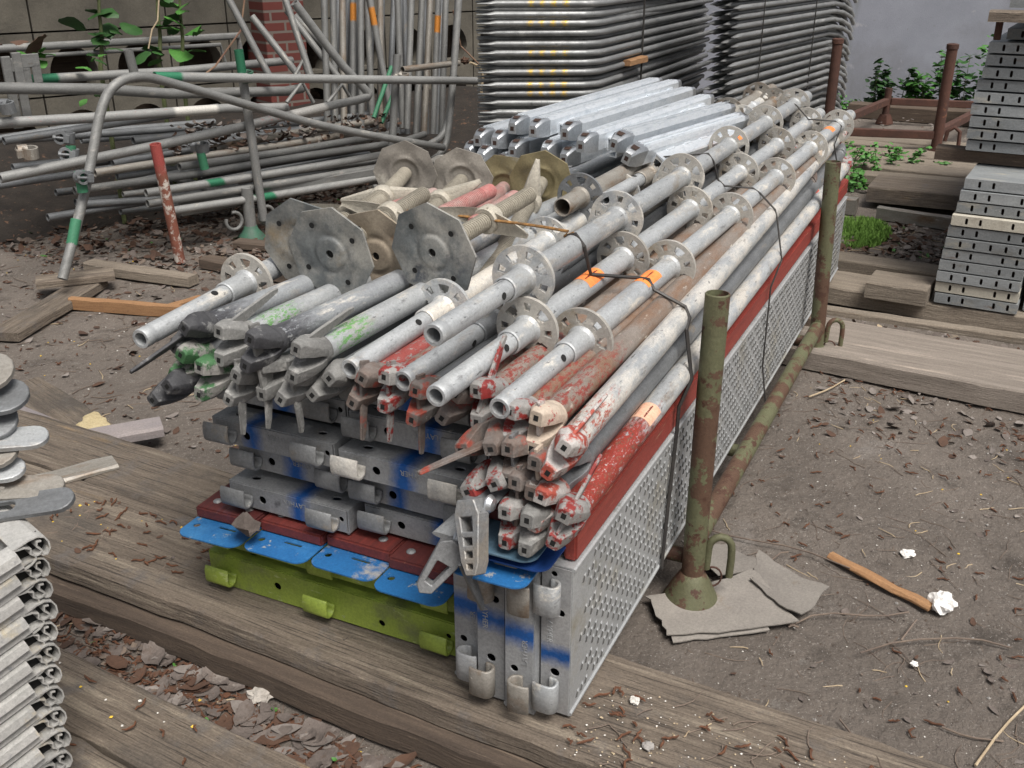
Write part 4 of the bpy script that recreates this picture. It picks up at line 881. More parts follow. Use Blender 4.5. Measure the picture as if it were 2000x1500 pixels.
wire([on(A2, D_(-.016, .052), .65, 0), V((.52, .30, .905)), on(A1, d1, .58, -40)], .003, 'strap_rusty', 'short rusty strap end beside the cement-crusted standard', 'steel_strap', 'strap') if False else None
s2 = 1.56
wire([on(S6A, S6B - S6A, .55, 30), on(A1, d1, s2, -40), on(A1, d1, s2, 20), on(A1, d1, s2, 80), on(A4, d4, s2 + .04, 0), on(A4, d4, s2 + .03, 60), on(A5, d5, s2, 0), on(A5, d5, s2, 60), on(T1A, dT1, s2 + .06, 40), on(T1A, dT1, s2 + .05, 90), on(T2A, dT2, s2 + .06, 95), V((1.49, -.009, .50)), V((1.49, -.009, .44)), V((1.50, -.008, .25)), V((1.50, -.030, .12))], .0028, 'strap_black', 'thin black strap round the middle of the load, ending at the rack tube', 'steel_strap', 'strap')
wire([on(A1, d1, 2.75, -30), on(A1, d1, 2.75, 60), on(A4, d4, 2.8, 30), on(A5, d5, 2.78, 0), on(A5, d5, 2.78, 70), on(T1A, dT1, 2.72, 60), on(T2A, dT2, 2.72, 90), V((2.6, -.008, .45)), V((2.6, -.008, .12))], .0028, 'strap_black', 'thin dark strap round the far end of the load', 'steel_strap', 'strap')
q = [ud(735, 408, 2.28), ud(790, 412, 2.26), ud(850, 417, 2.24), ud(900, 422, 2.2), ud(960, 430, 2.16), ud(1010, 436, 2.12), ud(1060, 443, 2.08), ud(1110, 452, 2.03), on(A1, d1, .58, -50), on(A1, d1, .578, 0)]
wire(q, .0032, 'strap_rusty', 'frayed rusty wire rope lying across the jack nuts', 'wire_rope', 'wire rope')

# ------------------------------------------------------------------ the green stacking rack round the load
B1 = U(1348, 1172, z=0); B2 = U(1590, 712, z=0); H1 = U(1402, 572, x=B1.x + .02); H2 = U(1628, 315, x=B2.x + .0)
t = thing('stacking_rack', T(B1), 'rusty green tube rack with two posts along the right side of the load', 'storage rack')
def rack_post(base, top, hook):
    M = T(-B1); h = top.z
    m = MB(); m.pipe(h, .0262, .0225, 24, .045); o = obj('post', m.mesh('post', ang=40), 'rack_paint', t, M @ frame(base, V((top.x - base.x, top.y - base.y, h))))
    f = MB(); f.lathe([(0, .055), (0, .066), (.006, .0665), (.018, .060), (.040, .050), (.062, .038), (.075, .030), (.078, .026), (.07, .022)], 28, False); obj('bell_foot', f.mesh('bell_foot', ang=50), 'rack_paint', o, RX(0) @ T((0, 0, 0)))
    e = V((.36, -.93, 0)); z0 = .10
    p = [base + e * .030 + V((0, 0, z0 - .01)), base + e * .032 + V((0, 0, z0 + .045))] + [base + e * (.058 - .026 * math.cos(a)) + V((0, 0, z0 + .045 + .03 * math.sin(a))) for a in [math.pi * k / 8 for k in range(9)]] + [base + e * .085 + V((0, 0, z0 + .02)), base + e * .084 + V((0, 0, z0 - .03))]
    b = MB(); b.sweep(p, .0088, 10); obj('crane_hook', b.mesh('crane_hook', ang=60), 'rack_paint', t, M)
    rg = MB(); c = base + e * .045 + V((0, 0, .068)); rg.sweep([c + e * .022 * math.cos(a) + V((.35, .2, 0)) * .0 + V((0, 0, .026 * math.sin(a))) for a in [2 * math.pi * k / 16 for k in range(17)]], .0024, 6, False); obj('ring', rg.mesh('ring'), 'rust_frame', t, M)
rack_post(B1, H1, True); rack_post(B2, H2, True)
m = MB(); a = V((B1.x + .02, B1.y + .004, .155)); b = V((B2.x - .02, B2.y + .004, .150)); m.pipe((b - a).length, .0235, .020, 20); obj('side_tube', m.mesh('side_tube', ang=40), 'rack_paint', t, T(-B1) @ frame(a, b - a))
for x, yy in ((B1.x + .03, .14), (1.22, .9), (B2.x - .03, .14)):
    m = MB(); m.pipe(.85 if x > 1 and x < 2 else .5, .0185, .015, 16); obj('cross_tube', m.mesh('cross_tube', ang=40), 'rack_paint', t, T(-B1) @ frame(V((x, B1.y + .03, .097)), V((0, 1, 0))))

# ------------------------------------------------------------------ cardboard, splinter, paper
def sheet(name, P, z, m, label, cat, curl, seed, th=.003):
    """irregular flat sheet with a slightly lifted edge"""
    r = random.Random(seed); n = 8; b = MB(); P = [V(p) for p in P]; g = []
    for i in range(n + 1):
        for j in range(n + 1):
            u, v = i / n, j / n; q = (P[0] * (1 - u) + P[1] * u) * (1 - v) + (P[3] * (1 - u) + P[2] * u) * v
            e = .004 if i in (0, n) or j in (0, n) else 0
            g.append(V((q.x + r.uniform(-e, e), q.y + r.uniform(-e, e), z + curl * (abs(v - .5) * 2) ** 3 * (.6 + .4 * math.sin(u * 5 + seed)) + .003 * math.sin(u * 6 + seed) * v)))
    c = sum(g, V()) / len(g)
    for k in (0, 1): b.v += [q - c + V((0, 0, th * k)) for q in g]
    N_ = (n + 1) ** 2
    for i in range(n):
        for j in range(n):
            a = i * (n + 1) + j; qd = [a, a + n + 1, a + n + 2, a + 1]; b.f += [qd[::-1], [x + N_ for x in qd]]; b.m += [0, 0]
    for i in range(n):
        for (a, d) in ((i, i + 1), (n * (n + 1) + i, n * (n + 1) + i + 1), (i * (n + 1), (i + 1) * (n + 1)), (i * (n + 1) + n, (i + 1) * (n + 1) + n)): b.f.append([a, d, d + N_, a + N_]); b.m.append(0)
    o = obj(name, b.mesh(name, ang=50), m); o.location = c; return tag(o, label, cat, 'cardboard scraps under the rack foot')
def uz(u, v): return U(u, v, z=.012)
sheet('cardboard_sheet', [uz(1262, 1172), uz(1305, 1244), uz(1560, 1220), uz(1470, 1120)], .012, 'cardboard', 'grey cardboard sheet directly under the front rack foot', 'cardboard', .010, 1)
sheet('cardboard_sheet', [uz(1300, 1180), uz(1312, 1252), uz(1500, 1228), uz(1470, 1150)], .004, 'cardboard', 'lower cardboard sheet peeping out below the one under the rack foot', 'cardboard', .004, 4)
sheet('cardboard_sheet', [uz(1465, 1145), uz(1560, 1214), uz(1618, 1160), uz(1480, 1090)], .018, 'cardboard', 'pale cardboard sheet with raised corner to the right of the rack foot', 'cardboard', .012, 2)
sheet('cardboard_sheet', [uz(1330, 1060), uz(1400, 1130), uz(1500, 1110), uz(1420, 1070)], .015, 'cardboard', 'small cardboard scrap behind the front rack post', 'cardboard', .006, 3)
A = U(1622, 1086, z=.0); B = U(1822, 1190, z=.0); plank('orange wood splinter lying on the mud at the right, beside the white paper', A, B, .032, .014, 'wood_orange', 'wood_splinter')
def crumple(c, r, label, seed, flat=.55, m='paper', name='crumpled_paper', cat='paper', group=None):
    b = bmesh.new(); bmesh.ops.create_icosphere(b, subdivisions=3, radius=r)
    for v in b.verts:
        q = v.co.copy(); f = .7 + .75 * abs(NZ.noise(q * (1.3 / r) + V((seed * 7, 0, 0)))) + .22 * NZ.noise(q * (2.6 / r) + V((0, seed * 5, 0)))
        v.co = V((q.x * f, q.y * f, q.z * f * flat))
    me = bpy.data.meshes.new(name); b.to_mesh(me); b.free(); me.materials.append(None); o = obj(name, me, m); o.location = V(c) + V((0, 0, r * flat * .5)); return tag(o, label, cat, group)
crumple(U(1838, 1186, z=0), .032, 'crumpled white paper at the tip of the orange splinter', 1, .8)
crumple(U(1772, 1084, z=0), .019, 'small white crumpled scrap behind the orange splinter', 2, .5)
crumple(U(1785, 1298, z=0), .008, 'tiny white scrap on the mud at the lower right', 3, .6)
crumple(U(510, 1362, z=.0), .028, 'pale torn scrap lying in the leaf gutter', 5, .45, 'torn_scrap', 'torn_scrap', 'scrap')
crumple(U(345, 937, z=0), .012, 'small white scrap on the mud left of the deck stack', 6, .6)
crumple(U(1240, 1372, z=.118), .010, 'white pebble-like lump on the timber end', 7, .7, 'white_crumb', 'stone', 'stone')
crumple(U(1265, 1460, z=.118), .011, 'grey stone on the timber at the bottom', 8, .7, 'pebble', 'stone', 'stone')
# dead leaf on the leftmost toe board
def leaf_mesh(L, w, curl, seed, M=None, b=None, mi=0):
    b = b or MB(); r = random.Random(seed); n = 5; vs = []; fs = []
    for i in range(n + 1):
        f = i / n; ww = w * (math.sin(math.pi * min(1, f * .92 + .06)) ** .8) * r.uniform(.85, 1.1); x = L * (f - .5)
        zc = curl * (2 * f - 1) ** 2; ed = curl * r.uniform(.2, 1.2)
        vs += [(x, -ww / 2, zc + ed), (x, 0, zc), (x, ww / 2, zc + ed * r.uniform(.3, 1.2))]
    for i in range(n):
        for k in (0, 1): a = i * 3 + k; fs.append((a, a + 3, a + 4, a + 1))
    b.add(vs, fs, mi, M); return b
o = obj('dead_leaf', leaf_mesh(.075, .06, .018, 5).mesh('dead_leaf'), 'dry_leaf'); o.matrix_world = T(U(478, 1038, z=.318)) @ Euler((.35, -.2, .8)).to_matrix().to_4x4(); tag(o, 'curled grey-brown dead leaf on the red toe boards', 'leaf')

# ------------------------------------------------------------------ slab decks at the right
def slab_pile(x, ylist, z0, n, rows, where, mats):
    pass
SL = (.035, .085, .20, .25); SL2 = (.035, .085, .14, .20, .25)
zb = .083; H = .0455
lower = [(0, 0), (.004, 1), (-.004, 0), (0, 0), (.004, 0), (.0, 0), (.008, 0), (.003, 1), (.035, 0), (.035, 0), (.048, 0)]
for i, (dx, cream) in enumerate(lower):
    k = len(lower) - 1 - i; pos = 'top' if k == 0 else 'bottom' if i == 0 else ORD[k] + ' from the top'
    y = -.415 + (.0, .004, .006, .004, .0, -.004, -.006, -.012, -.022, -.026, -.034)[i]
    o = thing('slab_deck', T((2.88, y, zb + i * H)), 'slotted galvanised deck in the lower pile at the right, %s' % pos, 'scaffold deck', 'slotted decks in the lower pile')
    o.matrix_world = T((2.88 + dx, y, zb + i * H)) @ RZ(-5) @ Matrix(((1, 0, 0, 0), (0, 1, 0, 0), (0, 0, 1, 0), (0, 0, 0, 1))) @ T((0, -.30, 0))
    obj('panel', cached(('slab', i % 3 == 2), lambda: m_slab(2.4, .305, .0435, SL2 if i % 3 == 2 else SL)), ['slab_deck_cream' if cream else 'slab_deck', 'rust_slot'], o)
for i in range(9):
    o = thing('slab_deck', T((2.92, -.740, zb + i * H)) @ RZ(-5) @ T((0, -.30, 0)), 'slotted deck in the cut-off pile at the right edge, %s' % ('bottom' if i == 0 else 'top' if i == 8 else ORD[8 - i] + ' from the top'), 'scaffold deck', 'slotted decks at the right edge')
    obj('panel', cached(('slab', False), lambda: m_slab(2.4, .305, .0435, SL)), ['slab_deck', 'rust_slot'], o)
plank('dark wooden spacer between the two piles of slotted decks', V((3.30, -.31, zb + 11 * H)), V((3.24, -1.2, zb + 11 * H)), .09, .055, 'wood_dark')
zu = zb + 11 * H + .056
up = (0, .01, .012, .0, .005, -.01, .0, -.012, -.01, -.012)
for i in range(9):
    k = 8 - i; pos = 'top' if k == 0 else 'bottom' if i == 0 else ORD[k] + ' from the top'
    y = -.425 + (.0, .004, .002, .006, .002, .0, -.012, -.016, -.018)[i]
    o = thing('slab_deck', T((3.20 - up[i], y, zu + i * H * 1.04)) @ RZ(-5) @ T((0, -.30, 0)), 'slotted galvanised deck in the upper pile at the right, %s' % pos, 'scaffold deck', 'slotted decks in the upper pile')
    obj('panel', cached(('slab', i % 3 == 1), lambda: m_slab(2.4, .305, .0435, SL2 if i % 3 == 1 else SL)), ['slab_deck', 'rust_slot'], o)
zt = zu + 9 * H * 1.04 + .002
o = thing('slab_deck', T((3.25, -.50, zt)) @ RZ(-5) @ T((0, -.30, 0)), 'slotted galvanised deck set to the right above the upper pile', 'scaffold deck'); obj('panel', cached(('slab', False), lambda: m_slab(2.4, .305, .0435, SL)), ['slab_deck', 'rust_slot'], o)
plank('brown wooden bearer on top of the upper pile of slotted decks', V((3.17, -.42, zt + .07)), V((3.13, -1.1, zt + .07)), .10, .045, 'wood_grey')
o = thing('slab_deck', T((3.20, -.49, zt + .118)) @ RZ(-5) @ T((0, -.30, 0)), 'slotted deck on the brown bearer at the top right corner', 'scaffold deck'); obj('panel', cached(('slab', False), lambda: m_slab(2.4, .305, .0435, SL)), ['slab_deck', 'rust_slot'], o)
m = MB(); m.pipe(.07, .014, .011, 14); o = obj('rusty_post_stub', m.mesh('rusty_post_stub'), 'rust_frame'); o.matrix_world = frame(V((3.22, -.462, zt)), V((0, 0, 1))); tag(o, 'short rusty post stub under the brown bearer', 'post')

# ------------------------------------------------------------------ rusty empty pallet at the back right
Fp = {'fr': V((6.58, -.15, 0)), 'fl': V((6.43, .60, 0)), 'bl': V((8.0, .36, 0)), 'br': V((8.1, -.42, 0))}
t = thing('rusty_pallet', T(Fp['fr']), 'empty rust-brown pallet frame with four posts in front of the grey wall', 'pallet')
o0 = Fp['fr']
for k, h in (('fr', .78), ('fl', .80), ('bl', .30), ('br', .30)):
    m = MB(); m.pipe(h, .036 if h > .5 else .030, .028, 14, .0); q = obj('post', m.mesh('post', ang=40), 'rust_frame', t, T(Fp[k] - o0) @ RY(-90))
    m = MB(); m.lathe([(0, .075), (.02, .072), (.08, .045), (.085, .036)], 4, False); obj('foot', m.mesh('foot', ang=20), 'rust_frame', q, RX(20))
    if h > .5: m = MB(); m.lathe([(0, .036), (0, .041), (.03, .041), (.035, .03), (.035, .01)], 14, False); obj('cap', m.mesh('cap'), 'rust_frame', q, T((h - .03, 0, 0)))
for a, b, z in (('fr', 'fl', .16), ('fl', 'bl', .19), ('bl', 'br', .19), ('fr', 'br', .18)):
    A = Fp[a] - o0 + V((0, 0, z)); B = Fp[b] - o0 + V((0, 0, z)); d = (B - A).normalized(); A += d * .03; B -= d * .03; m = MB(); m.box(0, (B - A).length, -.024, .024, -.028, .028); obj('rail', m.mesh('rail', bevel=.004), 'rust_frame', t, frame(A, d))
b = MB(); p = o0 * 0; b.sweep([V((.02, -.05, .12)), V((.02, -.06, .19)), V((.02, -.10, .22)), V((.02, -.14, .19)), V((.02, -.145, .08))], .014, 8); obj('crane_hook', b.mesh('crane_hook'), 'rust_frame', t)
# ------------------------------------------------------------------ the tube pile at the back left
PE = V((.933, -.36, 0)); PN = V((.36, .933, 0)); P0 = V((2.72, 2.92, 0))
def pp(u, v, k=0.):
    D = FW + RT * ((u - 1000) / F_) - UP * ((v - 750) / F_); t = ((P0 + PN * k - CAM).dot(PN)) / D.dot(PN); return CAM + D * t
def smooth(P, it=2):
    for _ in range(it):
        Q = [P[0]]
        for a, b in zip(P, P[1:]): Q += [a * .75 + b * .25, a * .25 + b * .75]
        P = Q + [P[-1]]
    return P
GP = 'tubes and frames in the pile at the back left'
def pt(pix, m, label, r=.0225, sm=0, cat='tube', name='scaffold_tube'):
    P = [pp(*q) for q in pix]
    if sm: P = smooth(P, sm)
    return tube_thing(name, P, r, m, label, cat, GP, 14)
pt([(0, 348, -.05), (400, 265, .0), (640, 207, .06), (716, 192, .08), (722, 184, .09), (702, 163, .10), (660, 118, .12), (575, 5, .15)], 'frame_white_band', 'long grey frame tube with white band, rising to the right and bending back up', sm=1, cat='frame', name='bent_frame')
f1 = pt([(122, 545, -.42), (150, 440, -.36), (178, 320, -.30), (196, 210, -.26), (222, 163, -.24), (268, 146, -.22), (330, 160, -.18), (480, 204, -.10), (640, 250, -.04), (866, 288, .02)], 'frame_tube', 'bent grey frame standing on the mud, green band low on its leg', r=.021, sm=2, cat='frame', name='bent_frame')
pt([(302, 150, -.12), (620, 154, -.05), (930, 158, .03)], 'frame_green_p', 'horizontal tube clamped across the pile, green paint at its open left end')
pt([(466, 97, -.03), (515, 430, -.03)], 'frame_green_p', 'upright tube with green top clamped at the left of the crossbar')
pt([(776, 106, .06), (764, 310, .06)], 'frame_tube', 'bluish upright tube clamped at the right of the crossbar')
pt([(250, 97, .3), (264, 150, .3)], 'frame_tube', 'short upright tube end behind the bent frame')
pt([(-40, 172, .22), (200, 174, .25), (330, 183, .3), (560, 178, .36), (590, 172, .38)], 'frame_tube', 'thick grey tube near the top of the pile, red specks on it', r=.026)
pt([(-40, 243, .15), (180, 230, .18), (440, 212, .22), (560, 210, .25)], 'frame_red_streak', 'grey tube with red streaks and a white end, in the middle of the pile', r=.024)
pt([(60, 155, .55), (330, 140, .62), (570, 118, .68)], 'frame_green_p', 'tube lying along the back of the pile with green left end')
pt([(-40, 97, .95), (465, 70, 1.05), (470, 105, 1.06)], 'frame_tube', 'grey handrail tube along the concrete wall', r=.020)
pt([(60, 110, .9), (430, 87, 1.0), (442, 128, 1.0)], 'rendered_pale' if False else 'frame_tube', 'thin pale rail below the handrail', r=.011)
lows = [([(145, 373, .10), (380, 340, .12), (600, 304, .16), (780, 278, .2), (830, 262, .24)], 'frame_tube', 'pile tube third from the bottom of the front face, stopping short of the bend'),
        ([(285, 377, -.02), (560, 335, .02), (800, 293, .08), (852, 278, .10), (872, 252, .12), (882, 190, .14), (893, 30, .16), (896, -40, .17)], 'frame_green_t', 'pile tube with green band that bends upward at the right, upper of the pair'),
        ([(288, 398, -.02), (560, 356, .02), (780, 320, .07)], 'frame_tube', 'straight pile tube second from the bottom, open end at the left'),
        ([(335, 412, -.04), (560, 378, .0), (740, 347, .03), (830, 322, .06), (866, 298, .08), (876, 262, .09), (886, 150, .11), (899, -40, .13)], 'frame_green_q', 'lowest pile tube, green marks, bending upward at the right'),
        ([(240, 380, .05), (500, 345, .10), (760, 312, .12)], 'frame_tube', 'thin pile tube tucked behind the straight one'),
        ([(185, 338, .15), (350, 312, .2), (560, 283, .25), (700, 258, .3)], 'galvanised_dirty', 'dirty tube on top of the pile front, half covered with leaves'),
        ([(350, 326, .12), (560, 296, .18), (760, 262, .24)], 'frame_tube', 'grey tube on the pile just above the green-banded one'),
        ([(420, 290, .3), (560, 262, .36), (740, 236, .42)], 'galvanised_dirty', 'dirty tube farther back on the pile, leaves on both sides'),
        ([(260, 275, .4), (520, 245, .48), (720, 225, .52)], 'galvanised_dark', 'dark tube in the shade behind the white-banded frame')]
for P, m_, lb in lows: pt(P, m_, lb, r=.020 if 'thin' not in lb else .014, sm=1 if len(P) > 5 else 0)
b = MB(); b.pipe(.11, .0225, .021, 16); q0 = pp(140, 478, -.38); q1 = pp(147, 440, -.365); sl = obj('paint_band', b.mesh('paint_band'), 'green_tube', f1); sl.matrix_local = f1.matrix_world.inverted() @ frame(q0, q1 - q0)
# dim tubes deeper in the pile
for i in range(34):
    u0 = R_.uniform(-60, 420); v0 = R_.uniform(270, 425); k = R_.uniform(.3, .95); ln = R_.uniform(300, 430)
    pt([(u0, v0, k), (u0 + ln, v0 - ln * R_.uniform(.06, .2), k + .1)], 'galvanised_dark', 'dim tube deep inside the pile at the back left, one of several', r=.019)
# frames leaning upright
ups = [((640, 255), (632, -40)), ((655, 255), (650, -40)), ((672, 250), (668, -40)), ((690, 250), (690, -40)), ((706, 255), (704, -40)), ((728, 250), (715, -40)), ((745, 258), (742, -40)), ((770, 255), (715, -40)), ((795, 252), (805, -40)), ((812, 262), (826, -40)), ((828, 262), (842, -40)), ((846, 262), (858, -40)), ((862, 262), (872, -40)), ((786, 250), (775, -40))]
for i, (a, b) in enumerate(ups):
    k = .30 + .035 * (i % 4) + (.1 if i < 7 else 0)
    pt([(*a, k), (*b, k + .12)], ['frame_tube', 'frame_tube', 'galvanised_dirty', 'orange_band_tube'][i % 4], 'upright frame tube leaning against the wall, %s from the left of its row' % ORD[i], r=.0195)
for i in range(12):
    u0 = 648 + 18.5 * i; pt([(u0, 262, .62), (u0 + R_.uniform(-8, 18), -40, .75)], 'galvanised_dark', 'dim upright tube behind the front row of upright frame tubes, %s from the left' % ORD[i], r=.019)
for i, (a, b) in enumerate((((528, 152), (432, -30)), ((585, 150), (492, 32)), ((607, 148), (548, -30)), ((660, 150), (560, 20)), ((690, 150), (575, 30)))):
    k = .28 + .05 * i; pt([(*a, k), (*b, k + .2)], 'frame_tube', 'diagonal frame strut before the brick pillar, %s from the left' % ORD[i], r=.019)
for i, (a, b, c) in enumerate((((560, 200), (590, 160), (612, 200)), ((640, 200), (668, 165), (690, 200)), ((575, 150), (590, 120), (602, 150)))):
    pt([(*a, .2), (*b, .2), (*c, .2)], 'frame_tube', 'small welded bracing strut between the frames, %s of three' % ORD[i], r=.011)
for i, (a, b) in enumerate((((730, 230), (765, 130)), ((745, 240), (782, 150)))): pt([(*a, .24), (*b, .3)], 'green_tube', 'green-painted tube leaning behind the bluish upright, %s' % ('left' if i == 0 else 'right'), r=.013)
pt([(786, 136, .1), (896, 123, .14)], 'galvanised_dirty', 'short tube with rusty open end above the crossbar', r=.018)
crumple(pp(908, 122, .14), .028, 'rust-brown dry leaf stuck at the end of the short tube', 9, .8, 'dry_leaf_brown', 'dead_leaf', 'leaf')
wire([pp(918, 122, .1), pp(936, 130, .1), pp(944, 150, .1), pp(940, 180, .1), pp(948, 195, .1)], .008, 'straw', 'pale torn strip hanging from the end of the crossbar', 'torn_strip', 'strip')
def clamp(P, label, s=1., m='green_clamp', rz=0):
    b = MB(); b.lathe([(-.026, .026), (-.026, .036), (.026, .036), (.026, .026)], 14); b.box(-.018, .018, .030, .062, -.014, .014); b.lathe([(0, .007), (.05, .007), (.05, .013), (.064, .013), (.064, .004)], 8, False, 0, T((0, .045, .0)) @ RY(-90)); b.lathe([(-.022, .022), (-.022, .032), (.022, .032), (.022, .022)], 14, True, 0, T((0, .03, .03)) @ RZ(90))
    o = obj('tube_clamp', b.mesh('tube_clamp'), m); o.matrix_world = T(P) @ RZ(rz) @ RY(80) @ Matrix.Scale(s, 4); return tag(o, label, 'clamp', 'tube clamps on the pile')
clamp(pp(484, 150, -.06), 'greenish clamp joining the green-topped upright to the crossbar', .9)
clamp(pp(788, 152, .02), 'grey clamp joining the bluish upright to the crossbar', .9, 'galvanised_dirty', 40)
for (u, v, k, lb) in ((132, 268, .1, 'dark clamp hanging under the red-streaked tube'), (140, 300, .05, 'clamp with green tube stub at the left of the pile'), (395, 288, .05, 'dark clamp above the green stub in the middle of the pile'), (60, 298, -.05, 'pale clamp at the far left of the pile'), (165, 345, -.36, 'rusty coupler on the leg of the bent frame'), (15, 210, .1, 'dark coupler at the left edge between two tubes')):
    clamp(pp(u, v, k), lb, .9, 'galvanised_dark' if 'pale' not in lb else 'galvanised_dirty', u)
for (a, b, k, lb) in (((138, 285), (140, 315), .04, 'green tube stub below the left clamp'), ((392, 298), (400, 330), .04, 'green tube stub below the middle clamp'), ((155, 335), (162, 375), -.37, 'green sleeve on the leg of the bent frame')):
    pt([(*a, k), (*b, k)], 'green_tube', lb, r=.022)
# bracket pieces at the left edge
for i, (u, v) in enumerate(((18, 130), (38, 122))):
    b = MB(); b.box(-.02, .02, -.01, .01, -.22, .1); b.box(.0, .10, -.006, .006, .03, .09); b.box(.06, .10, -.006, .006, -.04, .04); o = obj('bracket', b.mesh('bracket', bevel=.003), 'frame_tube'); o.matrix_world = T(pp(u, v + 25, .35)) @ RZ(-20); tag(o, 'flat steel bracket at the left edge by the vine leaves, %s' % ('left' if i == 0 else 'right'), 'bracket')
# the rack carrying the pile
ft = U(492, 466, z=0); t = thing('pile_rack', T(ft), 'grey steel rack with flared green foot carrying the tube pile', 'storage rack')
m = MB(); m.pipe(.27, .030, .026, 16, .05); obj('post', m.mesh('post'), 'frame_tube', t, RY(-90))
m = MB(); m.lathe([(0, .075), (.01, .074), (.05, .040), (.07, .033), (.07, .02)], 20, False); obj('foot', m.mesh('foot'), 'green_clamp', t, RY(-90))
m = MB(); m.box(-.35, 1.6, -.018, .018, .17, .245); obj('beam', m.mesh('beam', bevel=.004), 'frame_tube', t, Matrix.Rotation(math.atan2(PE.y, PE.x), 4, 'Z') @ T((0, .05, 0)))
for x in (-.09, .10, .80):
    m = MB(); m.sweep([V((x + .045 * math.cos(a), 0, .11 + .045 * math.sin(a))) for a in [rad(-200 + 300 * k / 12) for k in range(13)]], .009, 8); obj('ring', m.mesh('ring'), 'frame_tube', t, Matrix.Rotation(math.atan2(PE.y, PE.x), 4, 'Z'))
m = MB(); m.pipe(1.0, .022, .018, 14); obj('cross_tube', m.mesh('cross_tube'), 'frame_tube', t, frame(V((.0, .03, .20)), PN))
tube_thing('leaning_tube', [U(303, 281, y=2.93), U(352, 512, z=.0)], .0255, 'rusty_white', 'rust-red tube with peeling white paint standing before the pile', 'tube')

# soil bank with deep shade in its colour; unseen tree added for its shade
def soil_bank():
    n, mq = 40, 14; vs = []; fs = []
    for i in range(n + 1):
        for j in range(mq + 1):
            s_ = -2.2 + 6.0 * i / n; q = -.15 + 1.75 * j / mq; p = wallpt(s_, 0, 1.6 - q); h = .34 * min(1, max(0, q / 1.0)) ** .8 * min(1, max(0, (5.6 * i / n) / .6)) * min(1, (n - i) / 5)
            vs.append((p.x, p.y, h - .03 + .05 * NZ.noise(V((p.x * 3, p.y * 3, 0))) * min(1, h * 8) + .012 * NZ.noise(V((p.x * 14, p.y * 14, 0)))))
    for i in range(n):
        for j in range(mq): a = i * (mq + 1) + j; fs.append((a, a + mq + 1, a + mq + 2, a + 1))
    me = bpy.data.meshes.new('soil_bank'); me.from_pydata(vs, [], fs); me.materials.append(MATS['shade_darkened_soil'])
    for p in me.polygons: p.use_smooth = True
    o = bpy.data.objects.new('soil_bank', me); COL.objects.link(o); tag(o, 'earth bank behind the tube pile, darkened to stand for deep shade', 'ground', kind='structure')
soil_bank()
def tree():
    base = wallpt(.9, 0, -1.3); t = thing('added_shade_tree', T(base), 'unseen leafy tree added behind the concrete wall to shade the tube pile', 'tree'); r = random.Random(3)
    m = MB(); m.sweep([V((0, 0, 0)), V((.05, .02, 1.2)), V((-.05, -.05, 2.4)), V((.1, -.2, 3.6))], [.13, .11, .09, .05], 10)
    for k in range(7):
        a = r.uniform(0, 6.28); q = V((.0, -.1, r.uniform(1.9, 3.0))); m.sweep([q, q + V((math.cos(a) * .6, math.sin(a) * .6 - .3, .4)), q + V((math.cos(a) * 1.3, math.sin(a) * 1.3 - .8, .6))], [.05, .035, .012], 6)
    obj('trunk', m.mesh('trunk'), 'vine_brown', t)
    b = MB()
    for k in range(3200):
        c = V((r.gauss(.3, 1.25), r.gauss(-.95, .75), r.gauss(3.2, .45))); s_ = r.uniform(.08, .16)
        leaf_mesh(s_, s_ * .8, -s_ * .1, r.random(), T(c) @ Euler((r.uniform(-.7, .7), r.uniform(-.7, .7), r.uniform(0, 6.28))).to_matrix().to_4x4(), b)
    obj('crown', b.mesh('crown', recalc=False), 'leaf_green', t)
tree()
# ------------------------------------------------------------------ tall stacks of tubes behind
def ptip(P, r, bend_end=False):
    """pointed flattened end, then round tube"""
    rr = [.002, r * .8, r, r] + [r] * (len(P) - 4); fl = [(.010, .003), (.019, .007), (r, r)] + [(r, r)] * (len(P) - 3)
    m = MB(); m.sweep(P, 1, 8, True, 0, fl); return m.mesh('stack_tube', ang=60)
BN = V((3.86, 1.45, 0)); TP = V((3.58, 1.99, 0)); dl = (TP - BN)
path = [dl * 1.02, dl * .93, dl * .86, dl * .3, dl * .1, V((.045, .0, 0)), V((.20, 0.0, 0)), V((2.25, .02, 0))]
path = path[:3] + [path[3]] + smooth(path[4:7], 2)[0:] + [path[7]]
sm1 = ptip(path, .0165)
path2 = [V((0, 0, 0)), V((.04, 0, 0)), V((.09, 0, 0)), V((.3, 0, 0)), V((2.0, 0, 0)), V((2.2, -.012, -.02)), V((2.32, -.04, -.06)), V((2.36, -.055, -.11))]
sm2 = ptip(path2, .0165)
L1 = 'thin grey tube with pointed end and soft bend, in the nearer tall stack'; L2 = 'thin grey tube with pointed end, in the farther tall stack by the grey wall'
protos = {}
for row in range(5):
    for i in range(26):
        z = .10 + .0485 * i + (.012 if i > 13 else 0) + (.02 * (row % 2))
        o = bpy.data.objects.new('stack_tube', sm1); COL.objects.link(o); tag(o, L1, 'tube', 'tubes in the nearer tall stack')
        o.location = BN + V((.055 * row + R_.uniform(-.012, .012), .030 * row + R_.uniform(-.006, .006) , z + R_.uniform(-.004, .004))); o.rotation_euler = (0, 0, rad(R_.uniform(-1.0, 1.0)))
        o.material_slots[0].link = 'OBJECT'; o.material_slots[0].material = MATS['stack_tube_yellow' if (row == 0 and 8 < i < 25 and R_.random() < .4) else 'stack_tube']
S2 = ud(1418, 200, 6.15)
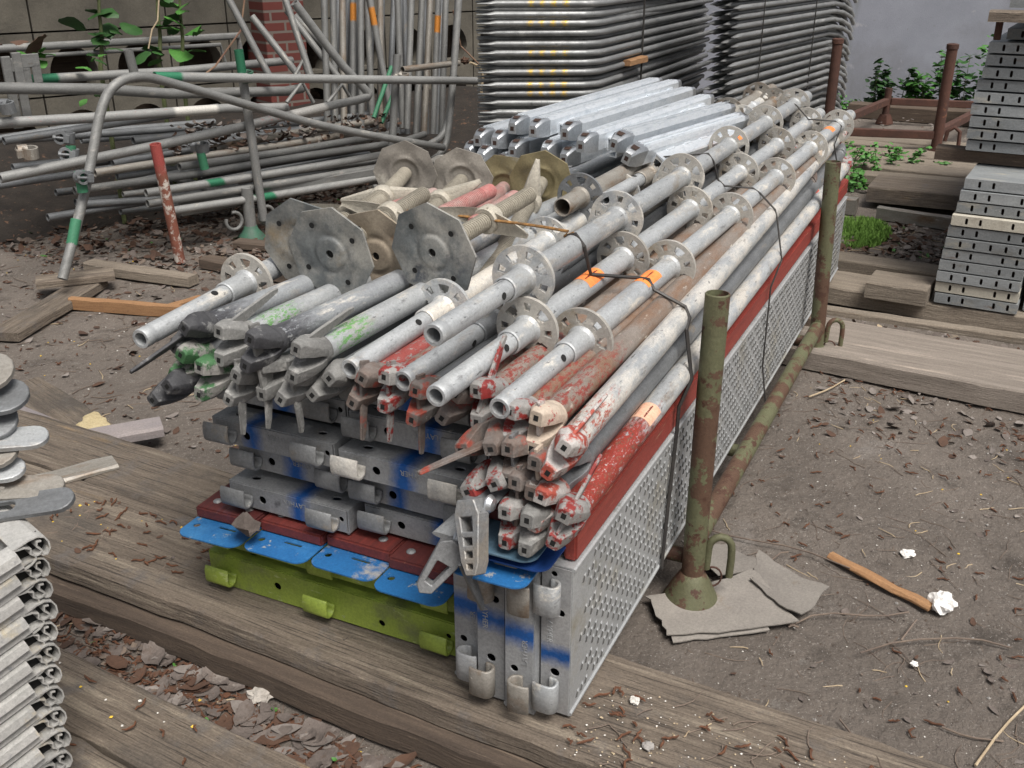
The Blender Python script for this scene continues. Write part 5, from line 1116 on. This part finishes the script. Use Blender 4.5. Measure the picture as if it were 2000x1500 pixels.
for row in range(4):
    for i in range(26):
        z = .10 + .0535 * i + .02 * (row % 2)
        o = bpy.data.objects.new('stack_tube', sm2); COL.objects.link(o); tag(o, L2, 'tube', 'tubes in the farther tall stack')
        o.location = V((S2.x + R_.uniform(-.03, .03) - (.28 if i > 22 else 0), S2.y + .045 * row + R_.uniform(-.005, .005), z + R_.uniform(-.004, .004))); o.rotation_euler = (0, 0, rad(-7.6 + R_.uniform(-.6, .6)))
        o.material_slots[0].link = 'OBJECT'; o.material_slots[0].material = MATS['stack_tube']
for (x, y, lb) in ((4.55, 1.425, 'black strap round the nearer tall stack'),):
    wire([V((x, y, .1)), V((x, y, 1.45))], .006, 'strap_black', lb, 'strap', 'strap')
for (x, lb) in ((S2.x + .45, 'black strap round the farther tall stack, left one'), (S2.x + 1.5, 'black strap round the farther tall stack, right one')):
    wire([V((x, S2.y - .025 - .133 * (x - S2.x), .1)), V((x, S2.y - .025 - .133 * (x - S2.x), 1.45))], .004, 'strap_black', lb, 'strap', 'strap')
q = V((4.52, 1.42, .10 + .0485 * 13 + .052)); plank('orange wooden wedge between the upper and lower tubes of the nearer stack', q - V((.25, 0, 0)), q + V((.02, -.01, 0)), .05, .035, 'wood_orange', 'wooden_wedge')
plank('timber bearer under the nearer tall stack', BN + V((.3, -.25, .0)), BN + V((.3, .6, .0)), .1, .082, 'wood_dark'); plank('timber bearer under the farther tall stack', V((S2.x + .5, S2.y - .2, 0)), V((S2.x + .5, S2.y + .4, 0)), .1, .082, 'wood_dark')
# ------------------------------------------------------------------ alloy planks at the left edge
def m_alloy():
    """S-shaped hollow profile end with the two bent faces of its flange running off to the left"""
    m = MB(); h = .0445; t_ = .0026
    def ring(p2):
        n = len(p2); nr = []
        for i in range(n):
            a = V(p2[max(i - 1, 0)]); b = V(p2[min(i + 1, n - 1)]); d = (b - a).normalized(); nr.append(V((-d.y, d.x)))
        return [V(p2[i]) + nr[i] * t_ / 2 for i in range(n)] + [V(p2[i]) - nr[i] * t_ / 2 for i in range(n)][::-1]
    outer = [(-.030, .043), (-.004, .0435), (.010, .041), (.019, .033), (.021, .022), (.018, .010), (.010, .003), (.004, .006), (.003, .013)]
    inner = [(-.030, .0415), (-.014, .036), (-.007, .028), (-.011, .020), (-.006, .012), (.004, .010), (.006, .016), (.002, .026), (.006, .033), (.012, .030)]
    low = [(-.030, .001), (-.018, .002), (-.008, .006), (-.006, .012)]
    for p2 in (outer, inner, low):
        r_ = ring(p2); m.loft([[(0, q.x, q.y) for q in r_], [(.30, q.x, q.y) for q in r_]])
    m.add([(.02, -.05, 0), (.02, .016, .004), (.02, .016, .04), (.02, -.05, .044)], [(0, 1, 2, 3)], 1)
    f = [(0.004, .0435), (-.010, .040), (-.013, .026), (-.001, .022), (-.004, .008), (.006, .001), (.02, .001), (.02, .0435)]
    m.loft([[(x, -.029, z) for x, z in f], [(x, -.30, z) for x, z in f]])
    return m.mesh('alloy_plank', 2, ang=30)
ma = m_alloy()
for i in range(15):
    P = ud(80 + i * 5.0 + R_.uniform(-4, 4), 1092 + 41.5 * i, 1.62 + .012 * i); d = V((.32, .95, R_.uniform(-.02, .02)))
    o = obj('alloy_plank', ma, ['alloy', 'hole']); x = d.normalized(); y = V((.91, -.31, .27 + R_.uniform(-.02, .02))); y = (y - x * y.dot(x)).normalized(); z = x.cross(y)
    if z.z < 0: z = -z
    o.matrix_world = T(P) @ Matrix((x, y, z)).transposed().to_4x4()
    tag(o, 'alloy plank with curled end at the left edge, %s' % ('top' if i == 0 else ORD[i] + ' from the top'), 'alloy plank', 'alloy planks at the left edge')
def fork(P, d, label, L=.16, w=.05, m='galvanised_dirty', roll=0):
    b = plate2d([(p[0] - L / 2 + .03, p[1]) for p in stad(0, 0, L, w, 8)], [[(p[0] , p[1]) for p in stad(-.01, 0, .050, .020)]], .011)
    o = obj('coupling_fork', b.mesh('coupling_fork', bevel=.0015), m); o.matrix_world = frame(P, d) @ RX(roll); return tag(o, label, 'steel fitting', 'steel fittings on the alloy planks')
fork(ud(-8, 1000, 1.66), V((-.5, .8, -.1)), 'flat dark fork end with oval hole, lowest on the alloy planks', m='galvanised_dark', roll=-20)
fork(ud(-30, 962, 1.68), V((-.5, .8, .0)), 'grey fork end just above the lowest one', m='galvanised_dirty', roll=-20)
for i, (u, v, L_, w_, m_, lb) in enumerate(((14, 752, .15, .085, 'galvanised_dirty', 'broad rounded fork end at the top of the fittings, left edge'), (26, 790, .16, .080, 'galvanised_dark', 'dark rounded fork end just under the topmost one'), (14, 826, .15, .075, 'galvanised_dark', 'dark fork end third from the top at the left edge'), (38, 872, .18, .050, 'galvanised_tube', 'pale cast arm sticking out at the left edge'), (20, 905, .15, .070, 'galvanised_dirty', 'rounded lug just under the pale cast arm'), (30, 932, .15, .055, 'galvanised_tube', 'bright rounded lug fifth from the top at the left edge'))):
    fork(ud(u - 132, v, 1.66), V((-.62, .75, R_.uniform(-.12, .1))), lb, L_, w_, m_, roll=-30 + R_.uniform(-15, 15))
b = MB(); b.box(-.3, .0, -.03, .05, -.30, .0) if False else None

# ------------------------------------------------------------------ plants
def leafpatch(b, P, n, size, spread, seed, mi=0, droop=.3):
    r = random.Random(seed)
    for k in range(n):
        c = V(P) + V((r.gauss(0, spread[0]), r.gauss(0, spread[1]), r.gauss(0, spread[2]))); s = size * r.uniform(.6, 1.2)
        M = T(c) @ Euler((r.uniform(-.6, .6), r.uniform(-.2, .9) * 1 - droop, r.uniform(0, 6.28))).to_matrix().to_4x4(); leaf_mesh(s, s * .75, -s * .08, r.random(), M, b, mi)
def plant(base, stems, label, lm, size, seed, cat='plant', sm='stem_green', r=.006):
    base = V(base); t = thing('leafy_plant', T(base), label, cat); rr = random.Random(seed); s = MB(); f = MB()
    for st in stems:
        P = [V(p) - base for p in st[0]]; s.sweep(P, [r * (1 - .5 * i / max(1, len(P) - 1)) for i in range(len(P))], 6)
        for (k, n) in st[1]:
            i = min(int(k * (len(P) - 1)), len(P) - 2); fr = k * (len(P) - 1) - i; c = P[i].lerp(P[i + 1], fr); leafpatch(f, c, n, size, (size * .5, size * .5, size * .25), rr.random())
    obj('stem', s.mesh('stem'), sm, t); obj('foliage', f.mesh('foliage', recalc=False), lm, t); return t
def wallplant(u, k, vt, vb, leaves, label, lm, size, seed):
    P = [pp(u + 3 * math.sin(i), vb + (vt - vb) * i / 6, k) for i in range(7)]; base = V((P[0].x, P[0].y, 0)); return plant(base, [([base] + P, leaves)], label, lm, size, seed, r=.013)
wallplant(196, .75, -30, 130, [(.72, 4), (.55, 4), (.98, 2), (.42, 5), (.2, 3)], 'thick-stemmed plant with heart-shaped leaves before the concrete wall, left one', 'leaf_dark_green', .13, 1)
wallplant(354, .75, -30, 130, [(.95, 5), (.72, 4), (.5, 3), (.25, 3)], 'thick-stemmed plant with large bright leaves before the concrete wall, right one', 'leaf_green', .15, 2)
wallplant(310, .8, -30, 120, [(.95, 4), (.6, 4), (.3, 3)], 'darker plant stem between the two leafy ones', 'leaf_dark_green', .11, 3)
b = MB()
for (u, v, s, k) in ((60, 103, .09, .4), (90, 100, .085, .4), (88, 130, .08, .42), (160, 135, .06, .5), (185, 110, .06, .6), (178, 195, .07, .3)): leafpatch(b, pp(u, v, k), 2, s, (.02, .02, .015), u)
o = obj('vine_leaves', b.mesh('vine_leaves', recalc=False), 'leaf_green'); tag(o, 'bright vine leaves growing through the tubes at the far left', 'vine')
wire([pp(312, -30, .7), pp(308, 40, .7), pp(297, 58, .7), pp(290, 95, .7)], .004, 'straw', 'pale dry vine hanging before the concrete wall', 'dry_vine', 'vine')
wire([pp(480, -20, .6), pp(470, 60, .6), pp(420, 130, .55), pp(380, 160, .5)], .005, 'vine_brown', 'brown vine tangled before the brick pillar', 'dry_vine', 'vine')
wire([pp(885, 20, .6), pp(900, 90, .6), pp(935, 125, .5)], .006, 'vine_brown', 'reddish vine at the right of the upright frames', 'dry_vine', 'vine')
b = MB(); leafpatch(b, pp(20, 80, .5), 3, .16, (.05, .05, .02), 77); o = obj('dead_leaf', b.mesh('dead_leaf', recalc=False), 'dry_leaf_brown'); tag(o, 'large rust-brown dead leaf hanging at the top left edge', 'leaf')
rr = random.Random(5)
def nettle(x, y, h, n, label, seed, lm='leaf_green', size=.075):
    r = random.Random(seed); base = V((x, y, 0)); st = []
    for k in range(n):
        a = V((x + r.uniform(-.10, .10), y + r.uniform(-.12, .12), 0)); tp = a + V((r.uniform(-.1, .1), r.uniform(-.1, .1), h * r.uniform(.65, 1.1))); st.append(([a, a.lerp(tp, .5) + V((.01, .01, 0)), tp], [(q / 7, 5) for q in range(1, 8)]))
    return plant(base, st, label, lm, size, seed, 'nettle', r=.004)
for i, (x, y, h, n) in enumerate(((8.55, .42, .42, 7), (8.6, .12, .36, 7), (8.6, -.15, .50, 8), (8.65, -.42, .62, 8), (8.7, -.68, .40, 6))):
    nettle(x, y, h, n, 'green nettle clump at the foot of the grey wall, %s from the left' % ORD[i], 20 + i, 'leaf_green' if i % 2 else 'leaf_dark_green')
for i, (u, v, h, n, lb) in enumerate(((1690, 350, .20, 5, 'small nettle growing beside the far end of the load'), (1680, 372, .14, 4, 'low nettle before the small one at the end of the load'), (1735, 330, .13, 4, 'low green seedling by the pale floor boards, left'), (1770, 322, .15, 4, 'low green seedling by the pale floor boards, right'), (1655, 330, .18, 4, 'leafy seedling just behind the load end'), (1820, 325, .07, 3, 'tiny seedling under the rusty pallet foot'), (1645, 215, .12, 4, 'small weed at the foot of the farther tall stack'))):
    c = U(u, v, z=0); nettle(c.x, c.y, h, n, lb, 40 + i, 'leaf_green', .036)
# moss / grass patch
def grass(name, cen, rx, ry, n, h, m, label, seed):
    r = random.Random(seed); b = MB()
    for k in range(n):
        a = r.uniform(0, 6.28); q = math.sqrt(r.random()); p = V((cen.x + rx * q * math.cos(a), cen.y + ry * q * math.sin(a), -.005)); hh = h * r.uniform(.4, 1.2) * (1.1 - q * .5); w = .004; t_ = r.uniform(0, 6.28); d = V((math.cos(t_), math.sin(t_), 0)); l = V((r.uniform(-.5, .5) * hh, r.uniform(-.5, .5) * hh, hh))
        b.add([p - d * w, p + d * w, p + l * .6 + d * w * .8, p + l, p + l * .6 - d * w * .8], [(0, 1, 2, 3, 4)])
    o = obj(name, b.mesh(name, recalc=False), m); return tag(o, label, 'grass', kind='stuff')
grass('moss_patch', U(1672, 455, z=0), .32, .17, 5000, .05, 'moss', 'bright green moss beside the far end of the load', 3)
grass('moss_patch', U(1690, 310, z=0), .25, .22, 900, .05, 'moss', 'thin grass between the boards behind the load', 4)
# ------------------------------------------------------------------ litter on the ground
def gz(x, y): return .012 * NZ.noise(V((x * 1.7, y * 1.7, 3))) + .008 * NZ.noise(V((x * 6, y * 6, 1))) + .006 * NZ.noise(V((x * 17, y * 17, 8))) - .006
def inside(x, y, P):
    c = False; n = len(P)
    for i in range(n):
        a, b = P[i], P[i - 1]
        if (a[1] > y) != (b[1] > y) and x < (b[0] - a[0]) * (y - a[1]) / (b[1] - a[1]) + a[0]: c = not c
    return c
def scatter(P, n, fn, seed):
    r = random.Random(seed); xs = [p[0] for p in P]; ys = [p[1] for p in P]; k = 0; it = 0
    while k < n and it < n * 20:
        it += 1; x = r.uniform(min(xs), max(xs)); y = r.uniform(min(ys), max(ys))
        if inside(x, y, P): fn(x, y, gz(x, y), r); k += 1
class Litter:
    def __init__(s): s.b = MB()
    def leaf(s, lo, hi, mis, lift=.012, tilt=.35):
        def f(x, y, z, r):
            L = r.uniform(lo, hi); M = T((x, y, z + r.uniform(.001, lift))) @ Euler((r.gauss(0, tilt), r.gauss(0, tilt), r.uniform(0, 6.28))).to_matrix().to_4x4()
            leaf_mesh(L, L * r.uniform(.42, .75), L * r.uniform(-.06, .13), r.random(), M, s.b, r.choice(mis))
        return f
    def twig(s, lo, hi, rad_, mi):
        def f(x, y, z, r):
            L = r.uniform(lo, hi); a = r.uniform(0, 6.28); p = V((x, y, z + rad_ + .001)); P = [p]
            for k in range(4): a += r.gauss(0, .28); p = p + V((math.cos(a), math.sin(a), r.uniform(-.02, .02))) * L / 4; P.append(p)
            s.b.sweep(P, [rad_, rad_, rad_ * .9, rad_ * .8, rad_ * .5], 5, True, mi)
        return f
    def stone(s, lo, hi, mi):
        def f(x, y, z, r):
            q = r.uniform(lo, hi); vs = []
            for k in range(6): vs.append(V(((1, 0, 0), (-1, 0, 0), (0, 1, 0), (0, -1, 0), (0, 0, .8), (0, 0, -.5))[k]) * q * r.uniform(.7, 1.2) )
            s.b.add(vs, [(0, 2, 4), (2, 1, 4), (1, 3, 4), (3, 0, 4), (2, 0, 5), (1, 2, 5), (3, 1, 5), (0, 3, 5)], mi, T((x, y, z + q * .3)) @ RZ(r.uniform(0, 360)))
        return f
    def catkin(s, mi):
        def f(x, y, z, r):
            a = r.uniform(0, 6.28); p = V((x, y, z + .006)); P = [p]; L = r.uniform(.015, .04)
            for k in range(5): a += r.gauss(0, .5); p = p + V((math.cos(a), math.sin(a), 0)) * L / 5; P.append(p + V((0, 0, r.uniform(-.002, .003))))
            s.b.sweep(P, [.001, .0024, .002, .0027, .0022, .001], 5, True, mi)
        return f
def finish(l, name, mats, label):
    o = obj(name, l.b.mesh(name, len(mats), recalc=False, ang=60), mats); tag(o, label, name.replace('_', ' '), kind='stuff')
LM = ['dry_leaf', 'dry_leaf_pale', 'dry_leaf_brown', 'twig', 'catkin', 'yellow_bud', 'straw', 'pebble', 'white_crumb', 'leaf_green']
GUT = [(.02, 1.8), (-.10, .55), (-.15, .05), (-.17, -.5), (-.30, -.5), (-.235, .4), (-.17, 1.14), (-.10, 1.8)]
l = Litter(); scatter(GUT, 1500, l.leaf(.008, .022, [2, 3, 2, 4], .008, .3), 7); scatter(GUT, 430, l.leaf(.022, .08, [0, 0, 0, 1, 2, 2], .012, .12), 1); scatter(GUT, 500, l.catkin(4), 2); scatter(GUT, 150, l.twig(.04, .14, .0016, 3), 3); scatter(GUT, 40, l.stone(.003, .006, 5), 4); scatter(GUT, 30, l.twig(.03, .08, .002, 6), 5); scatter(GUT, 25, l.leaf(.012, .02, [9], .02), 6)
finish(l, 'leaf_litter', LM, 'dead grey leaves and brown catkins filling the gutter between the timbers')
LEFT = [(.45, 1.25), (.50, 3.2), (2.0, 4.4), (3.3, 3.4), (2.8, 1.9), (2.3, 1.05)]
l = Litter(); scatter(LEFT, 1100, l.leaf(.006, .018, [2, 3, 2, 0], .004, .25), 9); scatter(LEFT, 420, l.leaf(.015, .05, [0, 1, 2, 2], .008, .2), 11); scatter(LEFT, 350, l.catkin(4), 12); scatter(LEFT, 350, l.twig(.03, .14, .0018, 3), 13); scatter(LEFT, 90, l.stone(.003, .005, 5), 14); scatter(LEFT, 60, l.twig(.03, .1, .002, 6), 15); scatter(LEFT, 200, l.stone(.002, .005, 8), 16)
BK = [(1.9, 2.75), (2.0, 4.5), (4.2, 3.4), (3.6, 2.0), (2.9, 2.0)]
scatter(BK, 1900, l.leaf(.022, .06, [0, 2, 2, 2, 3], .025, .35), 17); scatter(BK, 400, l.catkin(4), 18); scatter(BK, 40, l.leaf(.02, .035, [9], .03), 19)
finish(l, 'leaf_litter', LM, 'brown leaves and twigs scattered on the mud to the left of the load')
RG = [(-.10, -.10), (.35, -.10), (.6, .0), (2.25, .0), (2.15, -1.1), (.3, -1.2), (-.1, -.9)]
l = Litter(); scatter(RG, 110, l.leaf(.012, .03, [0, 0, 1, 2], .004, .15), 21); scatter(RG, 170, l.catkin(4), 22); scatter(RG, 160, l.leaf(.004, .011, [2, 3, 2, 0], .002, .2), 36); scatter(RG, 260, l.twig(.02, .14, .0010, 3), 23); scatter(RG, 26, l.stone(.0025, .004, 5), 24); scatter(RG, 120, l.twig(.02, .07, .0014, 6), 25); scatter(RG, 200, l.stone(.0015, .005, 7), 26); scatter(RG, 200, l.stone(.0010, .003, 8), 27)
RE = [(1.6, -.15), (2.2, -.10), (2.15, -.95), (1.7, -1.0)]; scatter(RE, 90, l.leaf(.02, .05, [0, 1, 2], .01, .3), 28); scatter(RE, 60, l.catkin(4), 29)
RB = [(2.58, -.02), (2.75, -.02), (2.72, -.8), (2.56, -.8)]; scatter(RB, 140, l.leaf(.015, .04, [2, 0, 1, 6], .02, .4), 30)
RC = [(3.18, .1), (4.5, .15), (4.4, -.6), (3.2, -.5)]; scatter(RC, 620, l.leaf(.02, .055, [2, 2, 0, 1], .02, .35), 31); scatter(RC, 120, l.twig(.05, .25, .002, 3), 32); scatter(RC, 60, l.twig(.05, .15, .002, 6), 33); scatter(RC, 40, l.leaf(.015, .03, [9], .02), 34)
RF = [(5.9, .5), (8.5, .6), (8.4, -.8), (5.9, -.6)]; scatter(RF, 150, l.leaf(.02, .04, [0, 1, 2], .06, .2), 35)
finish(l, 'leaf_litter', LM, 'twigs, catkins and crumbs scattered on the mud to the right of the load')
# litter lying on the timbers
def on_z(f, z0):
    return lambda x, y, z, r: f(x, y, z0, r)
l = Litter(); TT = [(.0, 1.4), (.24, 1.4), (.2, .95), (.06, .9)]; scatter(TT, 14, on_z(l.leaf(.012, .03, [0, 2], .004, .2), .118), 41); scatter(TT, 40, on_z(l.catkin(4), .118), 42); scatter(TT, 12, on_z(l.stone(.003, .005, 5), .118), 43); scatter(TT, 30, on_z(l.twig(.02, .05, .0012, 3), .118), 44)
TR_ = [(-.09, .0), (.13, -.02), (.12, -.6), (-.1, -.6)]; scatter(TR_, 160, on_z(l.stone(.001, .0025, 8), .117), 45); scatter(TR_, 160, on_z(l.stone(.001, .003, 6), .117), 46); scatter(TR_, 50, on_z(l.catkin(4), .117), 47); scatter(TR_, 40, on_z(l.twig(.02, .08, .0012, 3), .117), 48); scatter(TR_, 4, on_z(l.twig(.012, .025, .0012, 6), .117), 49)
LP = [(-.17, 1.1), (-.30, .25), (-.48, .3), (-.45, 1.1)]; scatter(LP, 16, on_z(l.catkin(4), .05), 50); scatter(LP, 14, on_z(l.stone(.002, .004, 8), .05), 51); scatter(LP, 8, on_z(l.stone(.003, .005, 5), .05), 52)
finish(l, 'crumbs', LM, 'chips, catkins and sawdust lying on the timbers')
l = Litter()
for i, P in enumerate(([(1385, 1035), (1440, 1050), (1560, 1070), (1660, 1110)], [(1470, 1135), (1520, 1080), (1540, 1078)], [(1540, 1225), (1600, 1195), (1720, 1205), (1775, 1195)], [(1680, 1275), (1760, 1250), (1900, 1245), (1975, 1265)], [(1760, 1250), (1790, 1210)], [(1905, 1495), (1955, 1425), (2010, 1370)], [(1640, 1405), (1680, 1455), (1700, 1465)], [(1580, 775), (1620, 760), (1650, 742)], [(1840, 1420), (1890, 1440), (1960, 1448)], [(1455, 1165), (1500, 1205), (1560, 1225)])):
    Q = smooth([U(u, v, z=.008) for u, v in P], 1); l.b.sweep(Q, [.0028 if i in (7, 5, 9) else .002] * len(Q), 6, True, 6 if i in (5, 7) else 3)
finish(l, 'twigs', LM, 'thin dark twigs lying on the mud at the lower right')
# leaves lying on the back pile
l = Litter()
r = random.Random(9)
for k in range(330):
    u = r.uniform(330, 780); v = 268 - (u - 330) * .05 + r.uniform(-24, 40); P = pp(u, v, .22 + .1 * r.random()); L = r.uniform(.025, .06)
    leaf_mesh(L, L * .6, L * .15, r.random(), T(P) @ Euler((r.gauss(0, .4), r.gauss(0, .4), r.uniform(0, 6))).to_matrix().to_4x4(), l.b, r.choice([2, 2, 0, 1]))
finish(l, 'leaf_litter', LM, 'rust-brown leaves caught between the tubes of the back pile')
